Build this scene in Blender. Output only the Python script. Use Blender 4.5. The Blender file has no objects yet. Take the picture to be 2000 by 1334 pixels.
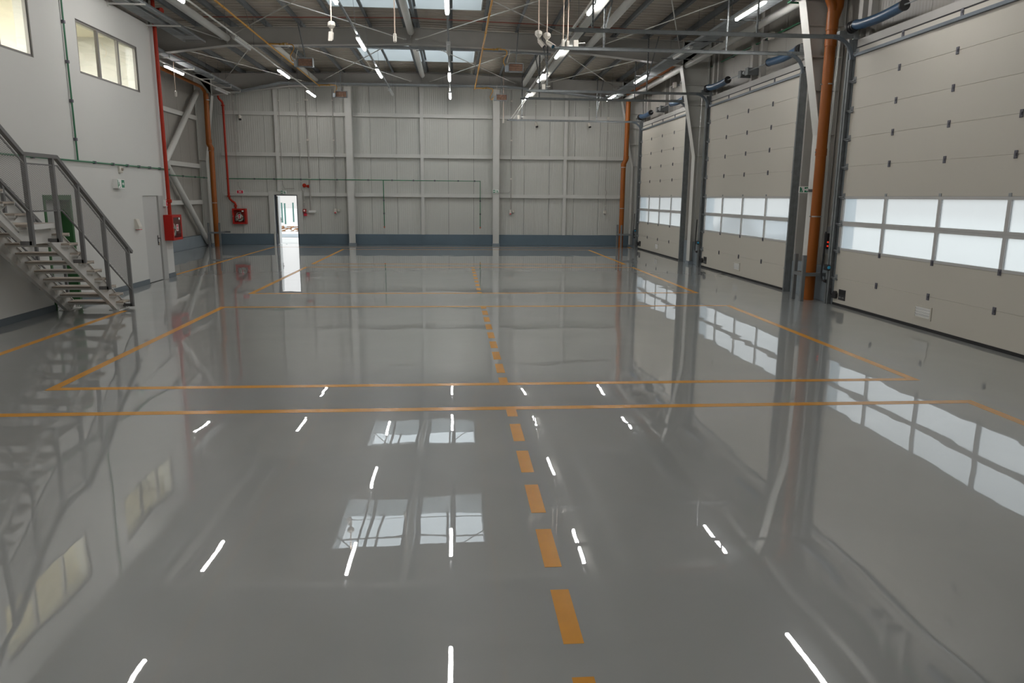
import bpy, math, random
from mathutils import Vector, Matrix
random.seed(4)
S = bpy.context.scene
C = S.collection
PI = math.pi

# ------------------------------------------------------------------ materials
MATS = {}
def mat(name, col, rough=.5, metal=0.0, spec=.5, var=0.0, vscale=3.0, bump=0.0, bscale=40.0, coat=0.0, emit=None):
    if name in MATS: return MATS[name]
    m = bpy.data.materials.new(name); m.use_nodes = True
    n = m.node_tree.nodes; l = m.node_tree.links; b = n['Principled BSDF']
    b.inputs['Base Color'].default_value = (*col, 1)
    b.inputs['Roughness'].default_value = rough
    b.inputs['Metallic'].default_value = metal
    b.inputs['Specular IOR Level'].default_value = spec
    b.inputs['Coat Weight'].default_value = coat
    if emit:
        b.inputs['Emission Color'].default_value = (*emit[0], 1); b.inputs['Emission Strength'].default_value = emit[1]
    geo = n.new('ShaderNodeNewGeometry')
    if var > 0:
        t = n.new('ShaderNodeTexNoise'); t.inputs['Scale'].default_value = vscale; t.inputs['Detail'].default_value = 4
        l.new(geo.outputs['Position'], t.inputs['Vector'])
        r = n.new('ShaderNodeValToRGB')
        r.color_ramp.elements[0].position = .3; r.color_ramp.elements[1].position = .7
        r.color_ramp.elements[0].color = (*[c*(1-var) for c in col], 1)
        r.color_ramp.elements[1].color = (*[min(1, c*(1+var)) for c in col], 1)
        l.new(t.outputs['Fac'], r.inputs['Fac']); l.new(r.outputs['Color'], b.inputs['Base Color'])
    if bump > 0:
        t2 = n.new('ShaderNodeTexNoise'); t2.inputs['Scale'].default_value = bscale
        l.new(geo.outputs['Position'], t2.inputs['Vector'])
        bp = n.new('ShaderNodeBump'); bp.inputs['Strength'].default_value = bump; bp.inputs['Distance'].default_value = .01
        l.new(t2.outputs['Fac'], bp.inputs['Height']); l.new(bp.outputs['Normal'], b.inputs['Normal'])
    MATS[name] = m
    return m

def panel_mat(name, col, axis):
    """sandwich panel sheet: fine vertical micro ribs pressed into the skin"""
    m = mat(name, col, rough=.42, var=.03, vscale=.7)
    n = m.node_tree.nodes; l = m.node_tree.links; b = n['Principled BSDF']
    geo = n.new('ShaderNodeNewGeometry'); sx = n.new('ShaderNodeSeparateXYZ'); l.new(geo.outputs['Position'], sx.inputs[0])
    mu = n.new('ShaderNodeMath'); mu.operation = 'MULTIPLY'; mu.inputs[1].default_value = 2*PI/.09
    l.new(sx.outputs[axis], mu.inputs[0])
    si = n.new('ShaderNodeMath'); si.operation = 'SINE'; l.new(mu.outputs[0], si.inputs[0])
    bp = n.new('ShaderNodeBump'); bp.inputs['Strength'].default_value = .3; bp.inputs['Distance'].default_value = .006
    l.new(si.outputs[0], bp.inputs['Height']); l.new(bp.outputs['Normal'], b.inputs['Normal'])
    return m

M_white = mat('white_paint', (.60,.60,.575), .6, var=.015, vscale=.5, bump=.05, bscale=60)
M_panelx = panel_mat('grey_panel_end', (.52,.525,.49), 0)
M_panely = panel_mat('grey_panel_side', (.33,.315,.285), 1)  # side panels darkened: shade above the doors is put into this colour
M_dark = mat('joint_dark', (.06,.06,.06), .8)
M_steel = mat('light_grey_steel', (.57,.57,.54), .45, var=.03)
M_frame = mat('portal_steel', (.40,.39,.365), .5, var=.04)
M_galv = mat('galvanised', (.33,.35,.36), .5, metal=.55, var=.12, vscale=9)
M_galvd = mat('galvanised_dull', (.19,.205,.21), .55, metal=.4, var=.12, vscale=9)
M_purlin = mat('purlin_zinc', (.17,.185,.195), .55, metal=.2, var=.08)
M_deck = mat('roof_deck', (.50,.455,.39), .55, var=.05)
M_plinth = mat('blue_grey_plinth', (.105,.15,.185), .55, var=.08, vscale=1.2)
M_plinthl = mat('grey_plinth', (.20,.235,.26), .55, var=.08, vscale=1.2)
M_skirt = mat('slate_skirting', (.11,.135,.155), .45)
M_door = mat('sectional_panel', (.52,.495,.435), .45, var=.012, vscale=.6, bump=.04, bscale=120)
M_rubber = mat('black_rubber', (.012,.012,.013), .6)
M_black = mat('black_plastic', (.02,.02,.022), .4)
M_hinge = mat('dark_grey_hinge', (.10,.10,.12), .5)
M_alu = mat('anodised_aluminium', (.50,.50,.49), .4, metal=.15)
M_orange = mat('orange_pvc', (.28,.078,.007), .42, spec=.35, var=.06, vscale=2)
M_red = mat('red_pipe', (.36,.020,.004), .45, spec=.3, var=.05)
M_redbox = mat('red_enamel', (.42,.012,.006), .4, spec=.35)
M_green = mat('green_pipe', (.025,.16,.075), .4)
M_greenf = mat('dark_green_paint', (.02,.10,.025), .45)
M_gas = mat('gas_yellow', (.55,.27,.03), .45)
M_blue = mat('spring_blue', (.035,.085,.16), .35, var=.08, vscale=14)
M_bluey = mat('slate_blue_steel', (.135,.16,.185), .42, metal=.25)
M_line = mat('line_ochre', (.60,.275,.035), .26, spec=.5, var=.05, vscale=5)
M_stairw = mat('stair_white', (.72,.715,.69), .45)
M_rail = mat('railing_grey', (.16,.16,.16), .45)
M_mesh = mat('expanded_mesh_grey', (.24,.24,.235), .5)
M_tread = mat('tread_timber', (.48,.42,.36), .6, var=.08, vscale=12)
M_doorg = mat('door_grey', (.50,.50,.485), .5)
M_winf = mat('window_frame_grey', (.20,.19,.18), .45)
M_cream = mat('device_white', (.62,.59,.53), .45)
M_peach = mat('conduit_cream', (.60,.47,.38), .5)
M_ceram = mat('ceramic_brown', (.23,.13,.085), .7, var=.25, vscale=18)
M_brass = mat('brass', (.45,.30,.10), .35, metal=.9)
M_lampg = mat('lamp_body', (.45,.45,.44), .4)
M_off = mat('lamp_diffuser_off', (.52,.53,.52), .3)
M_lit = mat('lamp_diffuser_lit', (.8,.8,.8), .4, emit=((1,.975,.95), 72.0))
M_wht = mat('sign_white', (.80,.80,.78), .4)
M_sgreen = mat('sign_green', (.01,.20,.10), .4)
M_sred = mat('sign_red', (.62,.03,.06), .4)
M_hose = mat('hose_white', (.55,.54,.48), .6)
M_room = mat('office_wall', (.80,.77,.68), .8)
M_chain = mat('chain_steel', (.45,.46,.45), .35, metal=.7)
M_gravel = mat('yard_concrete', (.42,.41,.385), .9, var=.12, vscale=.7)
M_asph = mat('yard_asphalt', (.20,.22,.23), .9, var=.2, vscale=2)
M_rust = mat('scrap_rust', (.30,.15,.07), .8, var=.3, vscale=6)
M_car = mat('car_paint', (.10,.12,.14), .3)
M_tyre = mat('tyre', (.03,.03,.03), .8)
M_ext = mat('exterior_cladding', (.30,.40,.47), .5)
M_redled = mat('button_red', (.8,.02,.01), .4, emit=((1,.05,.02), .6))
M_bluebtn = mat('button_blue', (.02,.35,.60), .4)

def front_fresnel(n, l, ior):
    """reflection share of a thin sheet: counted once, on the side facing the ray"""
    fr = n.new('ShaderNodeFresnel'); fr.inputs['IOR'].default_value = ior
    g = n.new('ShaderNodeNewGeometry'); inv = n.new('ShaderNodeMath'); inv.operation = 'SUBTRACT'; inv.inputs[0].default_value = 1
    l.new(g.outputs['Backfacing'], inv.inputs[1]); mu = n.new('ShaderNodeMath'); mu.operation = 'MULTIPLY'
    l.new(fr.outputs[0], mu.inputs[0]); l.new(inv.outputs[0], mu.inputs[1]); return mu.outputs[0]
def glass_mat():
    m = bpy.data.materials.new('clear_glass'); m.use_nodes = True
    n = m.node_tree.nodes; l = m.node_tree.links; n.remove(n['Principled BSDF'])
    o = n['Material Output']; tr = n.new('ShaderNodeBsdfTransparent'); gl = n.new('ShaderNodeBsdfGlossy')
    gl.inputs['Roughness'].default_value = .01; tr.inputs[0].default_value = (.93,.95,.94,1)
    mx = n.new('ShaderNodeMixShader'); l.new(front_fresnel(n,l,1.5), mx.inputs[0]); l.new(tr.outputs[0], mx.inputs[1]); l.new(gl.outputs[0], mx.inputs[2]); l.new(mx.outputs[0], o.inputs[0])
    return m
M_glass = glass_mat()
def frost_mat(name, tint, tl, rough):
    """scatter-bonded polycarbonate: part milky translucence, part blurred see-through"""
    m = bpy.data.materials.new(name); m.use_nodes = True
    n = m.node_tree.nodes; l = m.node_tree.links; n.remove(n['Principled BSDF']); o = n['Material Output']
    t = n.new('ShaderNodeBsdfTranslucent'); t.inputs[0].default_value = (*tint, 1)
    r = n.new('ShaderNodeBsdfRefraction'); r.inputs['Roughness'].default_value = rough; r.inputs['IOR'].default_value = 1.15
    r.inputs[0].default_value = (*tint, 1)
    mx = n.new('ShaderNodeMixShader'); mx.inputs[0].default_value = tl
    l.new(r.outputs[0], mx.inputs[1]); l.new(t.outputs[0], mx.inputs[2])
    g = n.new('ShaderNodeBsdfGlossy'); g.inputs['Roughness'].default_value = .12
    m2 = n.new('ShaderNodeMixShader'); l.new(front_fresnel(n,l,1.45), m2.inputs[0]); l.new(mx.outputs[0], m2.inputs[1]); l.new(g.outputs[0], m2.inputs[2]); l.new(m2.outputs[0], o.inputs[0])
    return m
M_frost = frost_mat('frosted_polycarbonate', (.82,.835,.84), .30, .16)
M_sky = frost_mat('skylight_polycarbonate', (.90,.93,.94), .9, .4)

def floor_mat():
    m = bpy.data.materials.new('polished_epoxy'); m.use_nodes = True
    n = m.node_tree.nodes; l = m.node_tree.links; b = n['Principled BSDF']
    geo = n.new('ShaderNodeNewGeometry')
    t = n.new('ShaderNodeTexNoise'); t.inputs['Scale'].default_value = .8; t.inputs['Detail'].default_value = 8; t.inputs['Distortion'].default_value = 1.2
    l.new(geo.outputs['Position'], t.inputs['Vector'])
    r = n.new('ShaderNodeValToRGB'); r.color_ramp.elements[0].position = .32; r.color_ramp.elements[1].position = .68
    r.color_ramp.elements[0].color = (.292,.303,.299,1); r.color_ramp.elements[1].color = (.318,.328,.323,1)
    l.new(t.outputs['Fac'], r.inputs['Fac'])
    # trowel strokes: pale thin veins
    mp = n.new('ShaderNodeMapping'); mp.inputs['Rotation'].default_value = (0,0,.5); mp.inputs['Scale'].default_value = (.9,.35,1)
    l.new(geo.outputs['Position'], mp.inputs['Vector'])
    v = n.new('ShaderNodeTexNoise'); v.inputs['Scale'].default_value = 1.6; v.inputs['Detail'].default_value = 6; v.inputs['Distortion'].default_value = 2.5
    l.new(mp.outputs[0], v.inputs['Vector'])
    vr = n.new('ShaderNodeValToRGB')
    vr.color_ramp.elements[0].position = .485; vr.color_ramp.elements[0].color = (0,0,0,1)
    e = vr.color_ramp.elements.new(.5); e.color = (1,1,1,1)
    vr.color_ramp.elements[-1].position = .515; vr.color_ramp.elements[-1].color = (0,0,0,1)
    l.new(v.outputs['Fac'], vr.inputs['Fac'])
    mx = n.new('ShaderNodeMix'); mx.data_type = 'RGBA'; mx.inputs[7].default_value = (.31,.31,.30,1)
    ml = n.new('ShaderNodeMath'); ml.operation = 'MULTIPLY'; ml.inputs[1].default_value = .22
    l.new(vr.outputs['Color'], ml.inputs[0]); l.new(ml.outputs[0], mx.inputs[0]); l.new(r.outputs['Color'], mx.inputs[6])
    l.new(mx.outputs[2], b.inputs['Base Color'])
    b.inputs['Roughness'].default_value = .32; b.inputs['Specular IOR Level'].default_value = .25
    b.inputs['IOR'].default_value = 1.5
    b.inputs['Coat Weight'].default_value = 1.0; b.inputs['Coat Roughness'].default_value = .005; b.inputs['Coat IOR'].default_value = 1.85
    w = n.new('ShaderNodeTexNoise'); w.inputs['Scale'].default_value = 1.5; w.inputs['Detail'].default_value = .6; w.inputs['Distortion'].default_value = .3
    l.new(geo.outputs['Position'], w.inputs['Vector'])
    w2 = n.new('ShaderNodeTexNoise'); w2.inputs['Scale'].default_value = 10.0; w2.inputs['Detail'].default_value = 1
    l.new(geo.outputs['Position'], w2.inputs['Vector'])
    ad = n.new('ShaderNodeMath'); ad.operation = 'MULTIPLY_ADD'; ad.inputs[1].default_value = .025
    l.new(w2.outputs['Fac'], ad.inputs[0]); l.new(w.outputs['Fac'], ad.inputs[2])
    bp = n.new('ShaderNodeBump'); bp.inputs['Strength'].default_value = 1; bp.inputs['Distance'].default_value = .0020
    l.new(ad.outputs[0], bp.inputs['Height']); l.new(bp.outputs['Normal'], b.inputs['Coat Normal'])
    return m
M_floor = floor_mat()

# ------------------------------------------------------------------ mesh builder
class MB:
    def __init__(s): s.v = []; s.f = []; s.mi = []; s.mats = []; s.cur = 0
    def use(s, m):
        if m not in s.mats: s.mats.append(m)
        s.cur = s.mats.index(m); return s
    def add(s, vs, fs):
        o = len(s.v); s.v += [tuple(v) for v in vs]
        for f in fs: s.f.append(tuple(i+o for i in f)); s.mi.append(s.cur)
        return s
    def box(s, x0, x1, y0, y1, z0, z1, ch=0.0):
        x0,x1 = min(x0,x1),max(x0,x1); y0,y1 = min(y0,y1),max(y0,y1); z0,z1 = min(z0,z1),max(z0,z1)
        if ch <= 0:
            return s.add([(x0,y0,z0),(x1,y0,z0),(x1,y1,z0),(x0,y1,z0),(x0,y0,z1),(x1,y0,z1),(x1,y1,z1),(x0,y1,z1)],
                  [(0,3,2,1),(4,5,6,7),(0,1,5,4),(1,2,6,5),(2,3,7,6),(3,0,4,7)])
        c = min(ch, (x1-x0)*.45, (y1-y0)*.45, (z1-z0)*.45)
        vs = []; idx = {}
        for ix,(xa,xs) in enumerate(((x0,1),(x1,-1))):
            for iy,(ya,ys) in enumerate(((y0,1),(y1,-1))):
                for iz,(za,zs) in enumerate(((z0,1),(z1,-1))):
                    for k in range(3):
                        p = [xa+xs*c, ya+ys*c, za+zs*c]; p[k] = (xa,ya,za)[k]
                        idx[ix,iy,iz,k] = len(vs); vs.append(p)
        fs = []
        for a in (0,1):
            fs.append([idx[a,0,0,0],idx[a,1,0,0],idx[a,1,1,0],idx[a,0,1,0]])
            fs.append([idx[0,a,0,1],idx[1,a,0,1],idx[1,a,1,1],idx[0,a,1,1]])
            fs.append([idx[0,0,a,2],idx[1,0,a,2],idx[1,1,a,2],idx[0,1,a,2]])
        for a in (0,1):
            for b in (0,1):
                fs.append([idx[a,b,0,0],idx[a,b,0,1],idx[a,b,1,1],idx[a,b,1,0]])
                fs.append([idx[a,0,b,0],idx[a,0,b,2],idx[a,1,b,2],idx[a,1,b,0]])
                fs.append([idx[0,a,b,1],idx[0,a,b,2],idx[1,a,b,2],idx[1,a,b,1]])
                for d in (0,1): fs.append([idx[a,b,d,0],idx[a,b,d,1],idx[a,b,d,2]])
        ctr = Vector(((x0+x1)/2,(y0+y1)/2,(z0+z1)/2)); out = []
        for f in fs:
            P = [Vector(vs[i]) for i in f]; nn = (P[1]-P[0]).cross(P[2]-P[0]); cc = sum(P, Vector())/len(P)
            out.append(f if nn.dot(cc-ctr) >= 0 else f[::-1])
        return s.add(vs, out)
    def bar(s, p, q, w, h, up=(0,0,1)):
        """rectangular bar p->q ; w across, h along up"""
        p = Vector(p); q = Vector(q); d = (q-p).normalized(); u = Vector(up)
        if abs(d.dot(u)) > .98: u = Vector((1,0,0))
        a = d.cross(u).normalized(); u = a.cross(d).normalized()
        vs = [e + a*sx*w/2 + u*sy*h/2 for e in (p,q) for sx,sy in ((-1,-1),(1,-1),(1,1),(-1,1))]
        return s.add(vs, [(0,1,2,3),(7,6,5,4),(0,4,5,1),(1,5,6,2),(2,6,7,3),(3,7,4,0)])
    def tube(s, pts, r, n=10, caps=True):
        pts = [Vector(p) for p in pts]; rs = r if isinstance(r,(list,tuple)) else [r]*len(pts)
        o = len(s.v); T = []
        for i in range(len(pts)):
            a = pts[max(0,i-1)]; b = pts[min(len(pts)-1,i+1)]
            if i and i < len(pts)-1: t = (pts[i]-a).normalized()+(b-pts[i]).normalized()
            else: t = b-a
            T.append(t.normalized() if t.length > 1e-9 else Vector((0,0,1)))
        u = Vector((0,0,1)) if abs(T[0].z) < .9 else Vector((1,0,0))
        vs = []
        for i,p in enumerate(pts):
            u = (u - T[i]*u.dot(T[i])).normalized(); w = T[i].cross(u)
            k = 1.0
            if 0 < i < len(pts)-1:
                c = T[i].dot((pts[i]-pts[i-1]).normalized()); k = 1/max(c,.6) if len(pts) < 5 else 1.0
            for j in range(n):
                a = 2*PI*j/n; vs.append(p + (u*math.cos(a)+w*math.sin(a))*rs[i]*k)
        fs = []
        for i in range(len(pts)-1):
            for j in range(n): fs.append((i*n+j, i*n+(j+1)%n, (i+1)*n+(j+1)%n, (i+1)*n+j))
        if caps: fs.append(tuple(range(n))[::-1]); fs.append(tuple((len(pts)-1)*n+j for j in range(n)))
        return s.add(vs, fs)
    def prism(s, poly, axis, a, b):
        """extrude 2-D polygon along axis between a and b. axis 0: poly=(y,z); 1: (x,z); 2: (x,y)"""
        def P(p, t): return {0:(t,p[0],p[1]),1:(p[0],t,p[1]),2:(p[0],p[1],t)}[axis]
        n = len(poly); ar = sum(poly[i][0]*poly[(i+1)%n][1]-poly[(i+1)%n][0]*poly[i][1] for i in range(n))
        pl = poly if ar > 0 else poly[::-1]
        vs = [P(p,a) for p in pl]+[P(p,b) for p in pl]
        flip = (axis == 1) ^ (b < a)
        fs = [tuple(range(n))[::-1], tuple(range(n,2*n))]+[(i,(i+1)%n,n+(i+1)%n,n+i) for i in range(n)]
        if flip: fs = [f[::-1] for f in fs]
        return s.add(vs, fs)
    def lathe(s, prof, c, axis=2, n=16):
        """prof: list of (r, t) along axis from point c"""
        vs = []
        for r,t in prof:
            for j in range(n):
                a = 2*PI*j/n; x,y = r*math.cos(a), r*math.sin(a)
                vs.append({2:(c[0]+x,c[1]+y,c[2]+t),0:(c[0]+t,c[1]+x,c[2]+y),1:(c[0]+y,c[1]+t,c[2]+x)}[axis])
        k = len(prof)
        fs = [(i*n+j,i*n+(j+1)%n,(i+1)*n+(j+1)%n,(i+1)*n+j) for i in range(k-1) for j in range(n)]
        fs += [tuple(range(n))[::-1], tuple((k-1)*n+j for j in range(n))]
        return s.add(vs, fs)

def wloc(o):
    l = Vector((0,0,0))
    while o: l = l + o.location; o = o.parent
    return l
def build(mb, name, material=None, parent=None, smooth=False, origin=None):
    me = bpy.data.meshes.new(name)
    if parent is not None: org = wloc(parent)
    elif origin is not None: org = Vector(origin)
    else:
        xs = [v[0] for v in mb.v]; ys = [v[1] for v in mb.v]; zs = [v[2] for v in mb.v]
        org = Vector(((min(xs)+max(xs))/2,(min(ys)+max(ys))/2,min(zs)))
    me.from_pydata([Vector(v)-org for v in mb.v], [], mb.f)
    if material is not None and not mb.mats: me.materials.append(material)
    for m in mb.mats: me.materials.append(m)
    if len(mb.mats) > 1: me.polygons.foreach_set('material_index', mb.mi)
    if smooth:
        me.polygons.foreach_set('use_smooth', [True]*len(me.polygons))
        try: me.set_sharp_from_angle(angle=math.radians(40))
        except Exception: pass
    me.update()
    o = bpy.data.objects.new(name, me); C.objects.link(o)
    if parent is not None: o.parent = parent
    else: o.location = org
    return o
def tag(o, label, cat, group=None, kind=None):
    o['label'] = label; o['category'] = cat
    if group: o['group'] = group
    if kind: o['kind'] = kind
    return o
def empty(name, loc, label, cat, group=None, kind=None):
    o = bpy.data.objects.new(name, None); C.objects.link(o); o.location = loc; o.empty_display_size = .1
    return tag(o, label, cat, group, kind)
def copy_tree(o, d=(0,0,0), parent=None):
    c = o.copy(); C.objects.link(c)
    if parent is not None: c.parent = parent
    else: c.location = o.location + Vector(d)
    for ch in list(o.children): copy_tree(ch, parent=c)
    return c
def ORD(k): return ['first','second','third','fourth','fifth','sixth','seventh','eighth','ninth','tenth'][k]
def st(o, label, cat): return tag(o, label, cat, kind='structure')

# ------------------------------------------------------------------ key dimensions (metres; camera stands at x=0,y=0)
XL, XR, YE, YB = -10.3, 7.95, 32.1, -9.0       # hall walls (inner faces)
XO = -7.2                                      # office block face
RX = -1.25                                     # ridge
def deck_z(x): return 7.20 - .022*abs(x-RX)
FR = [31.35, 23.25, 15.25, 7.25, -.75, -8.75]  # portal frames
DOORS = [(8.22,14.16),(16.28,22.22),(24.30,30.24)]  # sectional doors (y range), first is nearest
XD = 7.7                                       # door leaf inner face

# ------------------------------------------------------------------ floor and markings
mb = MB(); mb.box(-10.6,8.2,YB-.2,YE+.45,-.2,0)
floor = st(build(mb,'floor',M_floor), 'glossy grey polished resin floor of the hall', 'floor')
def ring(x0,x1,y0,y1,w):
    m = MB(); z0,z1 = 0.0,.0012
    m.box(x0,x1,y0,y0+w,z0,z1); m.box(x0,x1,y1-w,y1,z0,z1); m.box(x0,x0+w,y0+w,y1-w,z0,z1); m.box(x1-w,x1,y0+w,y1-w,z0,z1)
    return m
for (x0,y0,y1) in ((-5.55,1.0,7.12),(-4.43,7.98,14.07),(-4.43,15.93,22.03),(-4.43,22.98,29.45)):
    build(ring(x0,5.52,y0,y1,.11),'marking_line',M_line,floor)
m_ = MB(); m_.box(-6.05,-5.94,.5,13.62,0,.0012); build(m_,'marking_line',M_line,floor)
m_ = MB(); m_.box(-7.40,-7.29,19.6,30.65,0,.0012); m_.box(-7.29,7.55,30.54,30.65,0,.0012); m_.box(7.44,7.55,30.65,31.2,0,.0012)
build(m_,'marking_line',M_line,floor)
dashes = [(6.78,7.01)]+[(6.05-.7375*k,6.54-.7375*k) for k in range(8)]+[(13.72,13.96)]+[(12.98-.735*k,13.46-.735*k) for k in range(7)]+[(8.09,8.33)]
dashes += [(21.74,21.92)]+[(20.98-.743*k,21.40-.743*k) for k in range(7)]+[(16.04,16.2)]
for a,b in dashes: build(MB().box(.51,.61,a,b,0,.0013),'marking_dash',M_line,floor)

# ------------------------------------------------------------------ walls
def panel_wall_x(m, y, x0, x1, z0, z1, thick, sgn, gap=.012, pitch=1.09, phase=0.0):
    """panels standing in a plane y=const, thickness in +y*sgn ; real gaps between the panels"""
    x = x0 - ((x0-phase) % pitch)
    while x < x1:
        a = max(x0, x+gap/2); b = min(x1, x+pitch-gap/2)
        if b-a > .02: m.box(a,b,y,y+sgn*thick,z0,z1)
        x += pitch
def panel_wall_y(m, x, y0, y1, z0, z1, thick, sgn, gap=.012, pitch=1.09, phase=0.0):
    y = y0 - ((y0-phase) % pitch)
    while y < y1:
        a = max(y0, y+gap/2); b = min(y1, y+pitch-gap/2)
        if b-a > .02: m.box(x,x+sgn*thick,a,b,z0,z1)
        y += pitch
ZT = 7.40
# end wall, with the doorway hole x -7.52..-6.56, z 0..2.07
DX0,DX1,DZ = -7.53,-6.65,2.06
m = MB().use(M_panelx)
for (a,b,z0,z1) in ((XL-.1,DX0,.46,ZT),(DX0,DX1,DZ,ZT),(DX1,XR+.15,.46,ZT)):
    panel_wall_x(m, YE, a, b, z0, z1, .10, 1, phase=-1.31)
m.use(M_dark)
for (a,b,z0,z1) in ((XL-.1,DX0,0,ZT),(DX0,DX1,DZ,ZT),(DX1,XR+.15,0,ZT)): m.box(a,b,YE+.10,YE+.16,z0,z1)
m.use(M_ext)
for (a,b,z0,z1) in ((XL-.1,DX0,0,ZT),(DX0,DX1,DZ,ZT),(DX1,XR+.15,0,ZT)): m.box(a,b,YE+.16,YE+.2,z0,z1)
st(build(m,'wall_end'), 'far end wall of ribbed grey sandwich panels', 'wall')
m = MB(); m.box(XL,DX0-.12,YE-.12,YE+.1,0,.46,.008); m.box(DX1+.05,XR,YE-.12,YE+.1,0,.46,.008)
st(build(m,'trim_1',M_plinth), 'blue-grey painted concrete plinth along the far end wall', 'plinth')
# rear wall behind the camera
m = MB().use(M_panelx); panel_wall_x(m, YB, XO, XR+.15, 0, ZT, .1, -1); m.use(M_dark); m.box(XL-.1,XR+.15,YB-.16,YB-.1,0,ZT)
st(build(m,'wall_rear'), 'ribbed grey panel wall at the near end of the hall', 'wall')
# left outer wall beyond the office block, with its window to the office rooms
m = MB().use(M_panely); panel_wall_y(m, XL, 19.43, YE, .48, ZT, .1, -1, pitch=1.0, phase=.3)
m.use(M_ext)
for (y0,y1,z0,z1) in ((YB-.2,9.2,0,ZT),(9.2,12.3,0,3.6),(9.2,12.3,4.75,ZT),(12.3,YE+.2,0,ZT)): m.box(XL-.1,XL-.16,y0,y1,z0,z1)
st(build(m,'wall_left'), 'grey panel side wall in the recess beyond the white office block', 'wall')
m = MB(); m.box(XL,XL+.12,19.5,YE-.12,0,.47,.008)
st(build(m,'trim_2',M_plinthl), 'pale blue-grey plinth along the recessed side wall', 'plinth')
# right wall: panels around the sectional door openings
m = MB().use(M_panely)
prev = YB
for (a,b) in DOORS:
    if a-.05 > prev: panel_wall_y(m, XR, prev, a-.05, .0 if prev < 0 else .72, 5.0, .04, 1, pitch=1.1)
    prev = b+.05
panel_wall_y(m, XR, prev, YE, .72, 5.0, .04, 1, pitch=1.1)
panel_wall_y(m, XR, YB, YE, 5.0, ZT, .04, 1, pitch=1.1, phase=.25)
m.use(M_dark); prev = YB
for (a,b) in DOORS+[(YE+.05,0)]:
    m.box(XR+.04,XR+.05,prev,a-.05,0,5.0); prev = b+.05
m.box(XR+.04,XR+.05,YB,YE,5.0,ZT)
m.use(M_ext); prev = YB
for (a,b) in DOORS+[(YE+.05,0)]:
    m.box(XR+.05,XR+.06,prev,a-.05,0,5.0); prev = b+.05
m.box(XR+.05,XR+.06,YB,YE,5.0,ZT)
st(build(m,'wall_right'), 'grey panel wall holding the three sectional doors', 'wall')
k = 3
for (a,b,where) in ((6.35,8.1,'before the nearest sectional door'),(14.3,16.15,'between the nearest and middle sectional doors'),(22.38,24.15,'between the middle and far sectional doors'),(30.36,YE-.13,'between the far sectional door and the end wall')):
    m = MB(); m.box(XR-.22,XR+.1,a,b,0,.72,.008)
    st(build(m,'trim_%d'%k,M_plinthl), 'grey painted concrete plinth '+where, 'plinth'); k += 1
# jamb posts and lintel around each sectional door, and deep outer reveals
for i,(a,b) in enumerate(DOORS):
    nm = ['nearest','middle','far'][i]
    m = MB().use(M_frame)
    for y0,y1 in ((a-.16,a-.02),(b+.02,b+.16)): m.box(XD+.06,XR+.04,y0,y1,0,ZT-.05)
    m.box(XD+.02,XR+.04,a-.02,b+.02,4.96,5.10)
    for yc in (a+3.3,a+2.72): m.box(XD+.12,XR,yc-.07,yc+.07,5.10,ZT-.05)
    for yc in (a+.12,b-.12): m.box(XD+.12,XR,yc-.06,yc+.06,5.10,ZT-.05)
    m.use(M_ext)
    m.box(XD+.06,XR+.06,b+.0,b+.02,0,5.0); m.box(XD+.06,XR+.06,a-.02,a,0,5.0); m.box(XD+.06,XR+.06,a,b,4.97,5.0)
    st(build(m,'trim_%d'%k), 'steel lintel and post frame around the %s sectional door'%nm, 'door frame'); k += 1

# office block
WIN = [(15.45,18.20),(11.10,13.85)]; WZ0,WZ1 = 4.38,5.38
OD1 = (17.80,18.72,2.05); OD2 = (13.62,14.58,2.06)
m = MB().use(M_white)
def holed(m, x0, x1, ya, yb, za, zb, holes):
    ys = sorted({ya,yb,*[h[0] for h in holes],*[h[1] for h in holes]}); zs = sorted({za,zb,*[h[2] for h in holes],*[h[3] for h in holes]})
    for y0,y1 in zip(ys,ys[1:]):
        run = None
        for z0,z1 in zip(zs,zs[1:]):
            inside = any(h[0] <= y0 and y1 <= h[1] and h[2] <= z0 and z1 <= h[3] for h in holes)
            if inside:
                if run: m.box(x0,x1,y0,y1,*run); run = None
            else: run = (run[0] if run else z0, z1)
        if run: m.box(x0,x1,y0,y1,*run)
holed(m, XO-.25, XO, YB, 19.43, 0, 6.02, [(WIN[0][0],WIN[0][1],WZ0,WZ1),(WIN[1][0],WIN[1][1],WZ0,WZ1),(OD1[0],OD1[1]+.28,0,OD1[2]),(OD2[0],OD2[1],0,OD2[2])])
m.box(XL,XO-.25,19.18,19.43,0,6.02)
office = st(build(m,'wall_office'), 'white plastered office block wall behind the staircase', 'wall')
m = MB().use(M_panely); panel_wall_y(m, XO-.12, YB, 19.43, 6.02, ZT, .08, -1); m.use(M_panelx); panel_wall_x(m, 19.43, XL, XO-.12, 6.02, ZT, .08, -1)
st(build(m,'wall_office_upper'), 'grey panel strip above the white office block up to the roof', 'wall')
m = MB()
for y0,y1 in ((YB,OD2[0]),(OD2[1],OD1[0]),(19.0,19.45)): m.box(XO,XO+.015,y0,y1,0,.115)
m.box(XL,XO+.015,19.43,19.445,0,.115)
st(build(m,'baseboard_left',M_skirt), 'dark slate skirting along the foot of the white office wall', 'skirting')
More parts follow.
